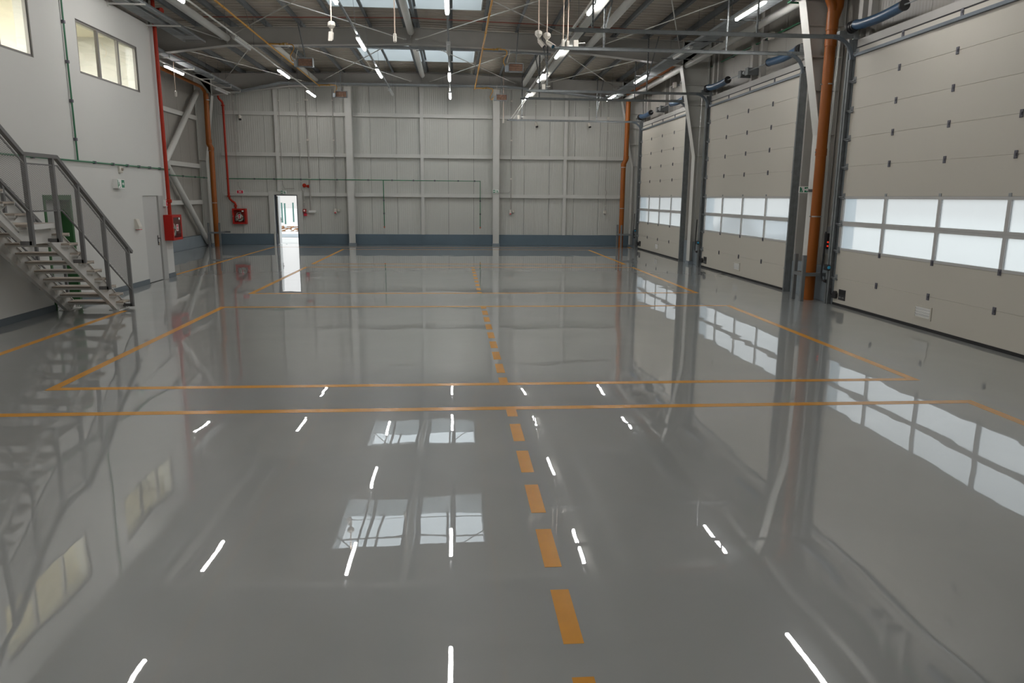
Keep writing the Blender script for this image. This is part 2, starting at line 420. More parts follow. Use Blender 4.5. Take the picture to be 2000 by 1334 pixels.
# rooms behind the office windows
m = MB().use(M_room)
m.box(XL-.1,XO-.25,YB,19.18,3.3,3.4); m.box(XL-.1,XO-.25,YB,19.18,5.75,5.85); m.box(XL-.1,XO-.25,14.55,14.7,3.4,5.75)
m.box(XL-.1,XO-.25,8.4,8.5,3.4,5.75)
holed(m, XL-.1, XL, 8.5, 19.18, 3.4, 5.75, [(9.2,12.3,3.6,4.75)])
m.box(XO-.5,XO-.25,19.0,19.18,3.4,5.75)
st(build(m,'wall_office_inner'), 'pale office rooms seen through the upper windows', 'wall')
m = MB().use(M_winf)
for a in ((9.2,9.28,3.6,4.75),(12.22,12.3,3.6,4.75),(10.7,10.78,3.6,4.75),(9.2,12.3,4.67,4.75),(9.2,12.3,3.6,3.68)): m.box(XL-.09,XL-.02,*a)
wd = empty('window_3',(XL-.05,10.75,3.6),'outside window of the office room seen through the nearer office window','window',kind='structure')
build(m,'window_frame',None,wd)
build(MB().box(XL-.06,XL-.05,9.28,12.22,3.68,4.67),'pane',M_glass,wd)
for i,(y0,y1) in enumerate(WIN):
    wd = empty('window_%d'%(i+1),(XO,(y0+y1)/2,WZ0),['three-pane grey framed office window high above the small grey door','three-pane grey framed office window high above the staircase'][i],'window',kind='structure')
    m = MB(); t = .045; x0,x1 = XO-.075,XO-.02
    m.box(x0,x1,y0,y1,WZ0,WZ0+t); m.box(x0,x1,y0,y1,WZ1-t,WZ1); m.box(x0,x1,y0,y0+t,WZ0+t,WZ1-t); m.box(x0,x1,y1-t,y1,WZ0+t,WZ1-t)
    w = (y1-y0)/3
    for j in (1,2): m.box(x0,x1,y0+w*j-t*.75,y0+w*j+t*.75,WZ0+t,WZ1-t)
    build(m,'window_frame',M_winf,wd)
    m = MB(); e=.012
    m.box(XO-.02,XO+.004,y0,y0+e,WZ0,WZ1); m.box(XO-.02,XO+.004,y1-e,y1,WZ0,WZ1); m.box(XO-.02,XO+.004,y0,y1,WZ0,WZ0+e); m.box(XO-.02,XO+.004,y0,y1,WZ1-e,WZ1)
    build(m,'window_reveal',M_winf,wd)
    for j in range(3): build(MB().box(XO-.055,XO-.045,y0+w*j+t*.6,y0+w*(j+1)-t*.6,WZ0+t*.6,WZ1-t*.6),'pane',M_glass,wd)
for i,(yc,xc) in enumerate(((16.8,-8.8),(11.8,-8.9),(10.0,-8.9))):  # unseen lamps added to brighten the rooms behind the office windows
    t = empty('office_fill_light',(xc,yc,5.70),['unseen added light in the room behind the far office window','unseen added light in the room behind the nearer office window','further unseen added light in the room above the staircase'][i],'lamp')
    build(MB().box(xc-.32,xc+.32,yc-.32,yc+.32,5.70,5.75),'frame',M_lampg,t)
    build(MB().box(xc-.29,xc+.29,yc-.29,yc+.29,5.692,5.70),'diffuser',mat('office_fill_diffuser',(.9,.9,.85),.5,emit=((1,.955,.88),210.0)),t)

# small grey door in the office wall
d = empty('door_1',(XO,18.25,0),'small grey door in the white office wall beside the red hose cabinet','door',kind='structure')
m = MB(); x0,x1 = XO-.06,XO+.004
m.box(XO-.2,XO+.004,18.72,19.0,0,OD1[2]); 
build(m,'door_jamb',mat('door_jamb_grey',(.40,.40,.385),.5),d)
build(MB().box(XO-.075,XO-.03,17.80,18.70,.012,OD1[2],.004),'door_leaf',M_doorg,d)
h = MB(); h.box(XO-.03,XO-.022,18.56,18.60,.86,1.10,.003); h.tube([(XO-.03,18.58,1.03),(XO+.03,18.58,1.03)],.010,8); h.tube([(XO+.03,18.585,1.03),(XO+.03,18.46,1.03)],.010,8)
h.tube([(XO-.028,18.58,.93),(XO-.012,18.58,.93)],.014,8)
dl = build(h,'door_handle',M_black,d)
k_ = MB(); k_.box(XO-.014,XO-.010,18.60,18.62,.86,.93); build(k_,'key',M_brass,d)
# green framed door behind the staircase
d = empty('door_2',(XO,14.1,0),'open doorway with dark green frame behind the staircase','door',kind='structure')
m = MB(); y0,y1,zt = OD2
m.box(XO-.25,XO+.012,y0,y0+.07,0,zt,.004); m.box(XO-.25,XO+.012,y1-.07,y1,0,zt,.004); m.box(XO-.25,XO+.012,y0+.07,y1-.07,zt-.09,zt,.004)
build(m,'door_frame',M_greenf,d)
build(MB().box(XO-.22,XO-.17,y0+.07,y1-.07,.01,zt-.09,.004),'door_leaf',mat('door_leaf_pale',(.46,.47,.46),.5),d)
h = MB(); h.tube([(XO-.17,14.40,1.0),(XO-.11,14.40,1.0),(XO-.11,14.28,1.0)],.010,8); build(h,'door_handle',M_black,d)

# open end door
d = empty('door_3',((DX0+DX1)/2,YE,0),'open outside door in the far end wall with daylight beyond','door',kind='structure')
m = MB(); e=.035
m.box(DX0-e,DX0,YE-.03,YE+.2,0,DZ+e); m.box(DX1,DX1+e,YE-.03,YE+.2,0,DZ+e); m.box(DX0,DX1,YE-.05,YE+.2,DZ,DZ+e)
build(m,'door_frame',mat('dark_frame',(.05,.06,.08),.5),d)
lf = MB(); ang = math.radians(97); hx,hy = DX0+.01,YE+.16
def rot(u,v): return (hx+u*math.cos(ang)-v*math.sin(ang), hy+u*math.sin(ang)+v*math.cos(ang))
def leafbox(mb,u0,u1,v0,v1,z0,z1):
    P=[rot(u0,v0),rot(u1,v0),rot(u1,v1),rot(u0,v1)]
    mb.add([(*p,z0) for p in P]+[(*p,z1) for p in P],[(0,3,2,1),(4,5,6,7),(0,1,5,4),(1,2,6,5),(2,3,7,6),(3,0,4,7)])
leafbox(lf,0,.90,-.045,0,.01,2.04)
leaf = build(lf,'door_leaf',M_doorg,d)
h = MB(); leafbox(h,.82,.86,-.06,-.045,.90,1.12); leafbox(h,.70,.85,-.10,-.08,1.02,1.04); leafbox(h,.83,.85,-.10,-.045,1.02,1.04)
build(h,'door_handle',M_black,d)
# steel trim posts and header around it
m = MB(); m.box(-7.78,-7.57,YE-.12,YE-.002,.46,2.24); m.box(-6.60,-6.40,YE-.12,YE-.002,.46,2.24); m.box(-7.57,-6.60,YE-.12,YE-.002,2.10,2.22)
m.box(-7.64,-7.58,YE-.14,YE-.002,0,.46)
st(build(m,'trim_%d'%k,M_steel), 'pale steel posts and header framing the open outside door', 'door frame'); k += 1

# ------------------------------------------------------------------ end wall steel: columns, posts, girts
def ibox_col(x0,x1,y0,y1,z0,z1,t=.014):
    m = MB(); m.box(x0,x1,y0,y0+t,z0,z1); m.box(x0,x1,y1-t,y1,z0,z1); xm=(x0+x1)/2; m.box(xm-.006,xm+.006,y0+t,y1-t,z0,z1); return m
for (x0,x1,lab) in ((-4.46,-4.19,'tall end wall column to the left of the three centre bays'),(1.68,1.95,'tall end wall column carrying a green exit sign')):
    t = empty('steel_column',((x0+x1)/2,31.9,0),lab,'column',kind='structure')
    build(ibox_col(x0,x1,31.75,YE-.005,.10,6.55),'column_shaft',M_steel,t)
    m = MB(); m.box(x0-.02,x1+.02,31.73,YE-.005,0,.10); build(m,'column_foot',M_plinthl,t)
for i,(x,z0) in enumerate(((-7.32,2.24),(-1.32,.46),(4.81,.46))):
    st(build(MB().box(x-.07,x+.07,YE-.13,YE-.005,z0,6.6),'wall_post',M_steel),['steel post rising above the open outside door','steel post in the middle of the end wall','steel post on the door side of the end wall'][i],'post')
for zi,z in enumerate((2.12,3.75,5.40)):
    for (x0,x1,w) in ((-9.6,-7.39,'by the corner column'),(-7.25,-4.48,'over the open outside door'),(-4.17,-1.39,'left of the middle post'),(-1.25,1.66,'right of the middle post'),(1.97,4.74,'left of the door side post'),(4.88,7.35,'next to the far sectional door corner')):
        if zi == 0 and x0 == -7.25: x0 = -6.32
        if zi == 0 and x1 == -7.39: x1 = -7.79
        st(build(MB().box(x0,x1,YE-.12,YE-.005,z-.075,z+.075),'wall_girt',M_steel),['lowest','middle','highest'][zi]+' end wall girt '+w,'girt')
for zi,z in enumerate((1.78,3.2,5.06)):
    st(build(MB().box(XL+.005,XL+.12,23.5,31.0,z-.08,z+.08),'wall_girt',M_steel),['lowest','middle','highest'][zi]+' girt on the recessed side wall','girt')

# ------------------------------------------------------------------ portal frames
def raf_top(x): return deck_z(x) - .21
def raf_bot(x):
    P = [(-9.6,5.98),(-8.5,6.13),(-6.59,6.39),(RX,6.54),(4.09,6.40),(7.04,6.12),(7.1,6.1)]
    if x <= P[0][0]: return P[0][1]
    for a,b in zip(P,P[1:]):
        if x <= b[0]: return a[1]+(b[1]-a[1])*(x-a[0])/(b[0]-a[0])
    return P[-1][1]
def ibeam_profile(m, pts_in, pts_out, y, w, t=.016):
    """web between two polylines in the xz plane at y, flanges along both"""
    m.prism(pts_in+pts_out[::-1], 1, y-.006, y+.006)
    for P in (pts_in, pts_out):
        for a,b in zip(P,P[1:]): m.bar((a[0],y,a[1]),(b[0],y,b[1]), w, t, up=(0,1,0) if abs(b[0]-a[0]) < abs(b[1]-a[1]) and False else ((-(b[1]-a[1]),0,(b[0]-a[0]))))
for i,y in enumerate(FR[:5]):
    nm = ['end wall','second','third','fourth','fifth'][i]
    xs = [-9.62,-8.5,-6.59,RX,4.09,7.06] if i < 2 else [XO-.12,-6.59,RX,4.09,7.06]
    m = MB(); ibeam_profile(m, [(x,raf_bot(x)) for x in xs], [(x,raf_top(x)) for x in ([XL+.05] if i < 2 else [])+xs[1 if i<2 else 0:-1]+[XR-.03]], y, .28)
    for x in (-6.58,RX,4.12):
        if x > xs[0]: m.box(x-.006,x+.006,y-.13,y+.13,raf_bot(x),raf_top(x))
    st(build(m,'portal_rafter',M_frame), ['dark steel roof rafter right against the far end wall','big grey tapered roof rafter spanning the hall in front of the far bay','grey roof rafter carried by the column beside the nearest downpipe','grey roof rafter overhead at the nearest sectional door','grey roof rafter behind the viewpoint'][i],'beam')
    m = MB(); ibeam_profile(m, [(7.60,0),(7.60,3.42),(7.06,6.05),(7.06,raf_top(7.06))], [(7.92,0),(7.92,3.42),(7.92,6.05),(7.92,raf_top(7.92))], y, .30)
    for z in (3.42,4.3,4.95,5.55): 
        xi = 7.60-(z-3.42)/(6.05-3.42)*.54; m.box(xi,7.92,y-.14,y+.14,z-.006,z+.006)
    t = empty('steel_column',(7.75,y,0),['tapered steel column in the corner beside the far sectional door','tapered steel column between the middle and far sectional doors','tapered steel column beside the nearest orange downpipe','tapered steel column at the near edge of the nearest sectional door','tapered steel column behind the viewpoint'][i],'column',kind='structure')
    build(m,'column_shaft',M_steel,t)
    m = MB(); m.box(7.57,7.95,y-.17,y+.17,0,.10); build(m,'column_foot',M_plinthl,t)
    if i < 2:
        m = MB(); ibeam_profile(m, [(-10.0,0),(-10.0,3.45),(-9.62,5.98),(-9.62,raf_top(-9.62))], [(-10.27,0),(-10.27,3.45),(-10.27,5.98),(-10.27,raf_top(-10.27))], y, .30)
        m.box(-10.27,-10.0,y-.14,y+.14,3.44,3.456)
        t = empty('steel_column',(-10.13,y,0),['tapered steel column in the left corner behind the orange downpipe','tapered steel column hidden beside the end of the office block'][i],'column',kind='structure')
        build(m,'column_shaft',M_steel,t)
        m = MB(); m.box(-10.29,-9.98,y-.17,y+.17,0,.10); build(m,'column_foot',M_plinthl,t)
# purlins (Z sections) along the hall
def purlin(x, lab):
    m = MB(); z1 = deck_z(x)-.004; z0 = raf_top(x)+.01; s = -1 if x < RX else 1; y0,y1 = YB,YE-.01
    m.box(x-.004,x+.004,y0,y1,z0,z1); m.box(x,x-s*.075,y0,y1,z0,z0+.006); m.box(x,x+s*.065,y0,y1,z1-.006,z1)
    for fy in FR[:4]: m.box(x-.02,x+.02,fy-.13,fy+.13,z0,z0+.14)
    st(build(m,'roof_purlin',M_purlin), lab, 'purlin')
for k in range(9):
    purlin(-1.44-k, 'zinc roof purlin, %s from the ridge on the office side'%ORD(k))
    purlin(-1.06+k, 'zinc roof purlin, %s from the ridge on the sectional door side'%ORD(k))
# roof deck
SKX = (-3.30,.78); SKY = [(18.25,21.40),(26.25,29.40)]
def deck(m, x0, x1, y0, y1):
    prof = []; y = y0
    while y < y1:
        for dy,z in ((0,0),(.13,0),(.165,.045),(.245,.045)):
            if y+dy < y1: prof.append((y+dy,z))
        y += .28
    prof.append((y1,0)); xs = [x0]+([RX] if x0 < RX < x1 else [])+[x1]; n = len(prof)
    vs = [(x,p[0],deck_z(x)+p[1]) for x in xs for p in prof]
    m.add(vs,[(i*n+j,i*n+j+1,(i+1)*n+j+1,(i+1)*n+j) for i in range(len(xs)-1) for j in range(n-1)])
m = MB().use(M_deck)
deck(m,XL-.12,SKX[0],YB-.1,YE+.15); deck(m,SKX[1],XR+.2,YB-.1,YE+.15)
yy = YB-.1
for a,b in SKY+[(YE+.15,0)]: deck(m,SKX[0],SKX[1],yy,a); yy = b
ceil = st(build(m,'ceiling'), 'dark corrugated steel roof deck over the hall', 'ceiling')
for i,(a,b) in enumerate(SKY):
    wd = empty('window_%d'%(i+4),((SKX[0]+SKX[1])/2,(a+b)/2,7.15),['rooflight with white upstand in front of the big grey rafter','rooflight with white upstand in the far bay of the roof'][i],'rooflight',kind='structure')
    x0,x1 = SKX; zt=7.66; m = MB()
    m.box(x0-.03,x0,a-.03,b+.03,7.12,zt); m.box(x1,x1+.03,a-.03,b+.03,7.12,zt); m.box(x0,x1,a-.03,a,7.12,zt); m.box(x0,x1,b,b+.03,7.12,zt)
    build(m,'upstand',mat('rooflight_liner',(.58,.60,.60),.6),wd)
    m = MB(); n = 4
    for j in range(1,n): xx = x0+(x1-x0)*j/n; m.box(xx-.03,xx+.03,a,b,zt-.03,zt+.02)
    m.box(x0,x1,(a+b)/2-.03,(a+b)/2+.03,zt-.03,zt+.02)
    build(m,'glazing_bar',M_frame,wd)
    for j in range(n): build(MB().box(x0+(x1-x0)*j/n+.03,x0+(x1-x0)*(j+1)/n-.03,a,b,zt,zt+.012),'pane',M_sky,wd)
    o = MB(); o.tube([(x0,a+2.3,7.38),(x1,a+2.3,7.38)],.012,6); build(o,'tie_bar',M_galvd,wd)
# strut tubes and roof bracing rods
B2 = [(-6.58,6.58),(-1.24,6.88),(4.12,6.60)]; B3 = [(-5.50,6.62),(-1.24,6.90),(2.90,6.62)]
for (B,y0,y1,w) in ((B2,FR[2],FR[1],'of the bay in front of the big rafter'),(B3,FR[1],FR[0],'of the far bay')):
    for i,(x,z) in enumerate(B):
        m = MB(); m.tube([(x,y0+.02,z),(x,y1-.10,z)],.10,18); m.tube([(x,y1-.10,z),(x,y1-.02,z)],[.10,.035],18); m.box(x-.008,x+.008,y1-.14,y1-.007,z-.16,z-.02)
        st(build(m,'strut_tube',M_steel,smooth=True), ['round steel roof tube on the office side ','round steel roof tube under the ridge ','round steel roof tube on the door side '][i]+w,'roof tube')
rods = []
n2 = [-9.3,-6.42,-1.40,-1.08,3.96,4.28,7.0]; n2p = [(-9.3,-6.74),(-6.42,-1.42),(-1.06,3.96),(4.28,6.95)]; n3p = [(-9.05,-5.85),(-5.15,-1.72),(-.90,2.55),(3.25,6.75)]
wn = ['nearest the office side wall','between the office side tube and the ridge','between the ridge and the door side tube','nearest the sectional doors']
for (P,ya,yb,w) in ((n2p,FR[2]+.15,FR[1]-.12,'in the bay before the big rafter'),(n3p,FR[1]+.15,FR[0]-.15,'in the far bay')):
    for i,(xa,xb) in enumerate(P):
        for s in (0,1):
            p,q = ((xa,ya),(xb,yb)) if s == 0 else ((xb,ya),(xa,yb))
            zz = 6.66 if i in (1,2) else 6.55
            m = MB(); A = Vector((p[0],p[1],zz)); B = Vector((q[0],q[1],zz)); m.tube([A,B],.014,8)
            T = A.lerp(B,.12); U = A.lerp(B,.16); m.tube([T,U],.03,8)
            for e in (A,B): m.box(e.x-.05,e.x+.05,e.y-.004 if e is A else e.y-.06,e.y+.06 if e is A else e.y+.004,e.z-.02,e.z+.02)
            for e,fy in ((A,ya-.15),(B,yb+.12)): m.bar(e,(e.x,fy,e.z),.05,.012)
            st(build(m,'brace_rod',M_steel,smooth=True), 'thin roof brace rod %s %s, %s'%(wn[i],w,'leaning to the doors' if s == 0 else 'leaning to the office'), 'brace rod')
# wall brace tubes in the recess
for (p,q,lab) in (((-10.08,30.95,6.05),(-10.08,26.2,2.5),'upper diagonal brace tube in the recess by the red hose pipe'),((-10.08,31.05,.15),(-10.08,26.2,3.9),'lower diagonal brace tube running down to the corner column')):
    m = MB(); m.tube([p,q],.105,18); v = Vector(p)-Vector(q); v.normalize(); e = Vector(p)
    m.bar(e-v*.05,e+v*.16,.012,.14,up=(1,0,0))
    st(build(m,'brace_tube',M_steel,smooth=True),lab,'brace tube')
# eaves tube along the door wall
m = MB(); m.tube([(7.2,-.7,6.12),(7.2,31.3,6.12)],.09,16); st(build(m,'eaves_tube',M_steel,smooth=True),'round eaves tube running along above the sectional doors','roof tube')
# red cable across the purlins
m = MB(); m.tube([(-7.0,21.85,deck_z(-7)-.22),(RX,21.85,deck_z(RX)-.22),(6.6,21.85,deck_z(6.6)-.22)],.012,6); tag(build(m,'red_cable',mat('red_cable',(.28,.06,.035),.5)),'thin red cable crossing under the roof purlins before the big rafter','cable')

# ------------------------------------------------------------------ sectional doors
def sect_door(a, b):
    L = b-a; t = empty('sectional_door',(XD,(a+b)/2,0),'','door',kind='thing')
    for z0,z1 in ((.05,.553),(.561,1.104),(2.164,2.726),(2.734,3.266),(3.274,3.80),(3.808,4.346),(4.354,4.93)):
        build(MB().box(XD,XD+.042,a,b,z0,z1,.004).box(XD+.006,XD+.036,a,b,z1-.002,z1+.0085),'door_panel',M_door,t)
    mul = [a+L*k/4 for k in (1,2,3)]
    for z0,z1 in ((1.110,1.630),(1.636,2.158)):
        m = MB(); e=.042; x0,x1 = XD-.004,XD+.045; m.box(XD+.004,XD+.036,a,b,z1-.002,z1+.0065)
        m.box(x0,x1,a,a+.09,z0,z1); m.box(x0,x1,b-.09,b,z0,z1); m.box(x0,x1,a+.09,b-.09,z0,z0+e); m.box(x0,x1,a+.09,b-.09,z1-e,z1)
        for y in mul: m.box(x0,x1,y-.035,y+.035,z0+e,z1-e)
        fr = build(m,'window_section',M_alu,t)
        ed = [a+.09]+[v for y in mul for v in (y-.035,y+.035)]+[b-.09]
        for j in range(4): build(MB().box(XD+.018,XD+.026,ed[2*j],ed[2*j+1],z0+e,z1-e),'pane',M_frost,fr)
    for z in (.557,1.107,2.161,2.73,3.27,3.804,4.35,4.90):
        for y in mul:
            m = MB(); h = .055 if z not in (1.107,) else .045
            if z == 2.161: m.box(XD-.012,XD,y-.03,y+.03,z,z+.05,.003)
            else: m.box(XD-.014,XD,y-.032,y+.032,z-h,z+h,.004); m.box(XD-.026,XD-.014,y-.022,y-.006,z-.02,z+.02)
            build(m,'hinge',M_hinge if z != 2.161 else M_galv,t)
    for z in (.557,1.107,1.633,2.161,2.73,3.27,3.804,4.35,4.86):
        for y,s in ((a,1),(b,-1)):
            m = MB(); m.box(XD-.05,XD-.002,y+s*.12,y-s*.02,z-.045,z-.03); m.box(XD-.012,XD,y+s*.10,y,z-.06,z+.06); m.tube([(XD-.04,y+s*.10,z-.01),(XD-.04,y-s*.06,z-.01)],.012,8)
            m.lathe([(.022,0),(.022,.02)],(XD-.04,y-s*.05-.01,z-.01),1,10)
            build(m,'roller_bracket',M_galv,t)
    m = MB(); m.box(XD-.002,XD+.044,a,b,0,.05); build(m,'bottom_seal',M_rubber,t)
    m = MB(); m.box(XD+.0,XD+.04,a,b,4.932,4.955); build(m,'top_seal',M_rubber,t)
    m = MB(); m.box(XD-.05,XD,a+.02,b-.02,4.785,4.793); m.box(XD-.05,XD-.042,a+.02,b-.02,4.793,4.828); m.box(XD-.05,XD,a+.02,b-.02,4.828,4.836); build(m,'top_strut',M_bluey,t)
    # ventilation grille low in the bottom panel
    y0,y1,z0,z1 = a+2.83,a+3.27,.175,.395; m = MB(); e=.03
    m.box(XD-.016,XD,y0,y1,z0,z0+e); m.box(XD-.016,XD,y0,y1,z1-e,z1); m.box(XD-.016,XD,y0,y0+e,z0+e,z1-e); m.box(XD-.016,XD,y1-e,y1,z0+e,z1-e)
    vf = build(m,'vent_frame',M_door,t)
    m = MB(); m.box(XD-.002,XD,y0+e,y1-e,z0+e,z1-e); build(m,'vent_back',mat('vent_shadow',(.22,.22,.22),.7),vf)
    for k in range(4):
        z = z0+e+.016+k*.043; m = MB(); m.bar((XD-.008,y0+e,z),(XD-.008,y1-e,z),.006,.040,up=(-.35,0,.95)); build(m,'vent_louvre',M_wht,vf)
    # lock plate and cable knob at the far lower corner
    m = MB(); m.box(XD-.012,XD,b-.47,b-.22,.13,.34,.004); lp = build(m,'lock_plate',M_black,t)
    m = MB(); m.box(XD-.0125,XD-.012,b-.45,b-.24,.24,.32); build(m,'lock_recess',mat('recess',(.006,.006,.006),.5),lp)
    m = MB()
    for k,w in enumerate((.03,.02,.03,.0,.028,.018,.03)):
        if w: yy = b-.435+k*.028; m.box(XD-.0135,XD-.012,yy,yy+.02,.170,.195)
    build(m,'plate_lettering',mat('worn_print',(.20,.21,.21),.6),lp)
    m = MB(); pr = [(b-.03,.14),(b-.16,.14),(b-.18,.17),(b-.18,.24),(b-.14,.285),(b-.09,.29),(b-.05,.25),(b-.03,.19)]
    m.prism(pr,0,XD-.05,XD); m.tube([(XD-.03,b-.03,.19),(XD-.05,b+.01,.22),(XD-.06,b+.03,.33)],.008,6); build(m,'cable_lock',M_black,t)
    return t
d0 = sect_door(*DOORS[0])
for i,lab in enumerate(('nearest and largest-looking beige sectional door beside the thick orange downpipe','middle beige sectional door with a blurred car shape behind its windows','far beige sectional door next to the end wall')):
    o = d0 if i == 0 else copy_tree(d0,(0,DOORS[i][0]-DOORS[0][0],0))
    tag(o,lab,'door','sectional doors along the wall',kind='thing')
# tracks
def track(y, s, zh, hangs, lab, near=False):
    """s=+1 when the rail lies on the +y side of its door"""
    t = empty('door_track',(XD-.06,y+s*.05,0),lab,'track','guide tracks of the sectional doors')
    xc = XD-.055; yc = y+s*.055; R=.40
    m = MB(); m.box(xc-.045,xc+.045,yc-.004+s*.028,yc+.004+s*.028,0,zh-R); m.box(xc-.045,xc-.037,yc-.03,yc+.03,0,zh-R); m.box(xc+.037,xc+.045,yc-.03,yc+.03,0,zh-R)
    m.box(xc+.045,XR-.01,yc+s*.03,yc+s*.045,0,5.12); m.box(xc-.05,xc+.05,yc+s*.045,yc+s*.10,0,5.12) if not near else None
    build(m,'vertical_rail',M_galvd,t)
    m = MB(); pts = [(xc-R*(1-math.cos(a)),yc,zh-R+R*math.sin(a)) for a in [PI/2*k/7 for k in range(8)]]
    for p,q in zip(pts,pts[1:]): m.bar(p,q,.06,.055,up=(0,1,0))
    build(m,'curved_rail',M_bluey,t)
    m = MB(); m.bar((xc-R,yc,zh),(2.26,yc,zh),.05,.06); m.box(2.26,xc-R,yc-.035,yc+.035,zh+.03,zh+.036); m.box(xc-R-.2,xc,yc-s*.0,yc+s*.02,zh-.02,zh+.05)
    build(m,'horizontal_rail',M_galvd,t)
    for x,dz in hangs:
        zt = raf_top(x)+.02; m = MB().use(M_galvd)
        px = min([-1.06+k for k in range(9)],key=lambda v:abs(v-x))
        m.box(x-.02,x+.02,yc+.03,yc+.034,zh-.03,zt); m.box(x-.02,x-.016,yc-.01,yc+.03,zh-.03,zt)
        m.use(M_dark)
        z = zh+.08
        while z < zt-.05: m.box(x-.007,x+.007,yc+.029,yc+.0305,z,z+.03); z += .075
        if dz: m.use(M_galvd); m.bar((x+.03,yc+.03,zh+.45),(x+dz,yc+.03,zt-.1),.03,.006,up=(0,1,0))
        m.use(M_galvd); m.box(min(x,px)-.03,max(x,px)+.03,yc+.0,yc+.04,zt-.02,zt+.02)
        build(m,'hanger',None,t)
    m = MB(); m.lathe([(.022,0),(.03,.02),(.03,.09),(.02,.11)],(2.15,yc,zh),0,10); build(m,'end_bumper',M_galvd,t)
    return t
track(DOORS[0][1],1,5.14,((2.6,.3),(5.75,0)),'galvanised track at the far edge of the nearest sectional door')
track(DOORS[1][0],-1,5.20,((3.22,.3),(5.9,0)),'galvanised track at the near edge of the middle sectional door',True)
track(DOORS[1][1],1,5.16,((2.76,-.2),(5.75,.3)),'galvanised track at the far edge of the middle sectional door')
track(DOORS[2][0],-1,5.19,((2.76,-.2),(5.87,0)),'galvanised track at the near edge of the far sectional door',True)
track(DOORS[2][1],1,5.12,((2.76,0),(5.80,.25)),'galvanised track at the far edge of the far sectional door')
# torsion springs
def springs(a,b,lab):
    xs,zs = XD-.12,5.32; t = empty('torsion_spring_shaft',(xs,(a+b)/2,zs),lab,'spring shaft','spring shafts above the sectional doors')
    m = MB(); m.tube([(xs,a-.05,zs),(xs,b+.1,zs)],.014,10); build(m,'shaft',M_galv,t,smooth=True)
    for y0,s in ((b-.12,-1),(a+.12,1)):
        pts = [(xs,y0+s*1.5*k/12,zs-.018*math.sin(PI*k/12)*2+(.02 if k==0 else 0)) for k in range(13)]
        m = MB(); m.tube(pts,.088,20); sp = build(m,'spring',M_blue,t,smooth=True)
        for yy in (y0-s*.03,y0+s*1.5): build(MB().lathe([(.03,-.02),(.095,-.02),(.095,.02),(.03,.02)],(xs,yy,zs),1,18),'spring_plug',M_black,t,smooth=True)
        m = MB(); yy = y0-s*.13; m.lathe([(.02,-.06),(.105,-.06),(.105,-.045),(.085,-.04),(.085,.02),(.11,.03),(.11,.045),(.02,.05)],(xs,yy,zs),1,20); build(m,'cable_drum',M_black,t,smooth=True)
        m = MB(); yy = y0-s*.19; m.box(xs-.05,XR-.02,yy-.004,yy+.004,zs-.16,zs+.09); m.box(xs-.03,xs+.03,yy-.02,yy+.02,zs-.03,zs+.03); m.box(XD-.05,XR-.02,yy-.03,yy+.03,5.11,5.17); build(m,'end_bracket',M_galv,t)
    yc = (a+b)/2
    for yy in (yc+.35,yc-.12):
        m = MB(); m.box(xs-.06,XR-.01,yy-.004,yy+.004,zs-.10,zs+.08); m.box(xs-.06,xs-.05,yy-.09,yy+.09,zs-.10,zs+.08); m.tube([(xs,yy-.06,zs),(xs,yy+.06,zs)],.04,10); build(m,'bearing_bracket',M_galvd,t)
    m = MB(); m.tube([(xs,yc+.08,zs),(xs,yc+.2,zs)],.045,10); build(m,'coupler',M_galv,t)
    return t
for (a,b),lab in zip(DOORS,('blue spring shaft above the nearest sectional door','blue spring shaft above the middle sectional door','blue spring shaft above the far sectional door')): springs(a,b,lab)
# control gear beside each door
for i,(a,b) in enumerate(DOORS):
    w = ['nearest','middle','far'][i]
    t = empty('door_switch',(XD-.06,b+.13,.70),'black switch with a blue button on the track of the %s sectional door'%w,'switch','door switches')
    build(MB().box(XD-.15,XD-.075,b+.03,b+.20,.685,.80,.012),'housing',M_black,t)
    m = MB(); m.lathe([(.032,0),(.032,-.012),(.022,-.02)],(XD-.13,b+.03,.745),1,16); build(m,'button',M_bluebtn,t)
    m = MB(); x,y = XD-.12,b+.33; m.tube([(x+.02,y,1.45),(x,y,.62),(x,y-.02,.50),(x,y-.08,.46),(x,y-.16,.46)],.017,8)
    m.tube([(x,y-.16,.46),(x,y-.22,.46)],.035,10)
    tag(build(m,'control_cable',M_black,smooth=True),'black cable pipe beside the track of the %s sectional door'%w,'cable','door cables')
    t = empty('hanging_chain',(XD-.1,b+.36,.8),'hanging chain loop beside the %s sectional door'%w,'chain','door hoist chains')
    m = MB()
    for dy in (0,.05): m.tube([(XD-.12,b+.42+dy,5.3),(XD-.14,b+.44+dy,3.2),(XD-.12,b+.43+dy,1.15)],.007,6)
    m.tube([(XD-.12,b+.43,1.15),(XD-.12,b+.455,1.12),(XD-.12,b+.48,1.15)],.007,6)
    build(m,'chain',M_chain,t); build(MB().box(XD-.16,XR-.001,b+.39,b+.51,5.26,5.33),'chain_wheel',M_galvd,t)
    if i == 0:
        t = empty('door_control_unit',(XR-.1,b+.42,1.05),'black control unit with red lights beside the nearest sectional door','control unit')
        build(MB().box(XR-.26,XR-.20,b+.32,b+.46,1.00,1.55),'back_plate',M_galvd,t)
        build(MB().box(XR-.32,XR-.26,b+.33,b+.45,1.10,1.42,.01),'housing',M_black,t)
        for z in (1.16,1.24):
            m = MB(); m.lathe([(.018,0),(.018,-.012)],(XR-.29,b+.33,z),1,12); build(m,'button',M_redled,t)
        build(MB().box(XR-.21,XR,b+.34,b+.44,1.2,1.3),'mount',M_galvd,t)

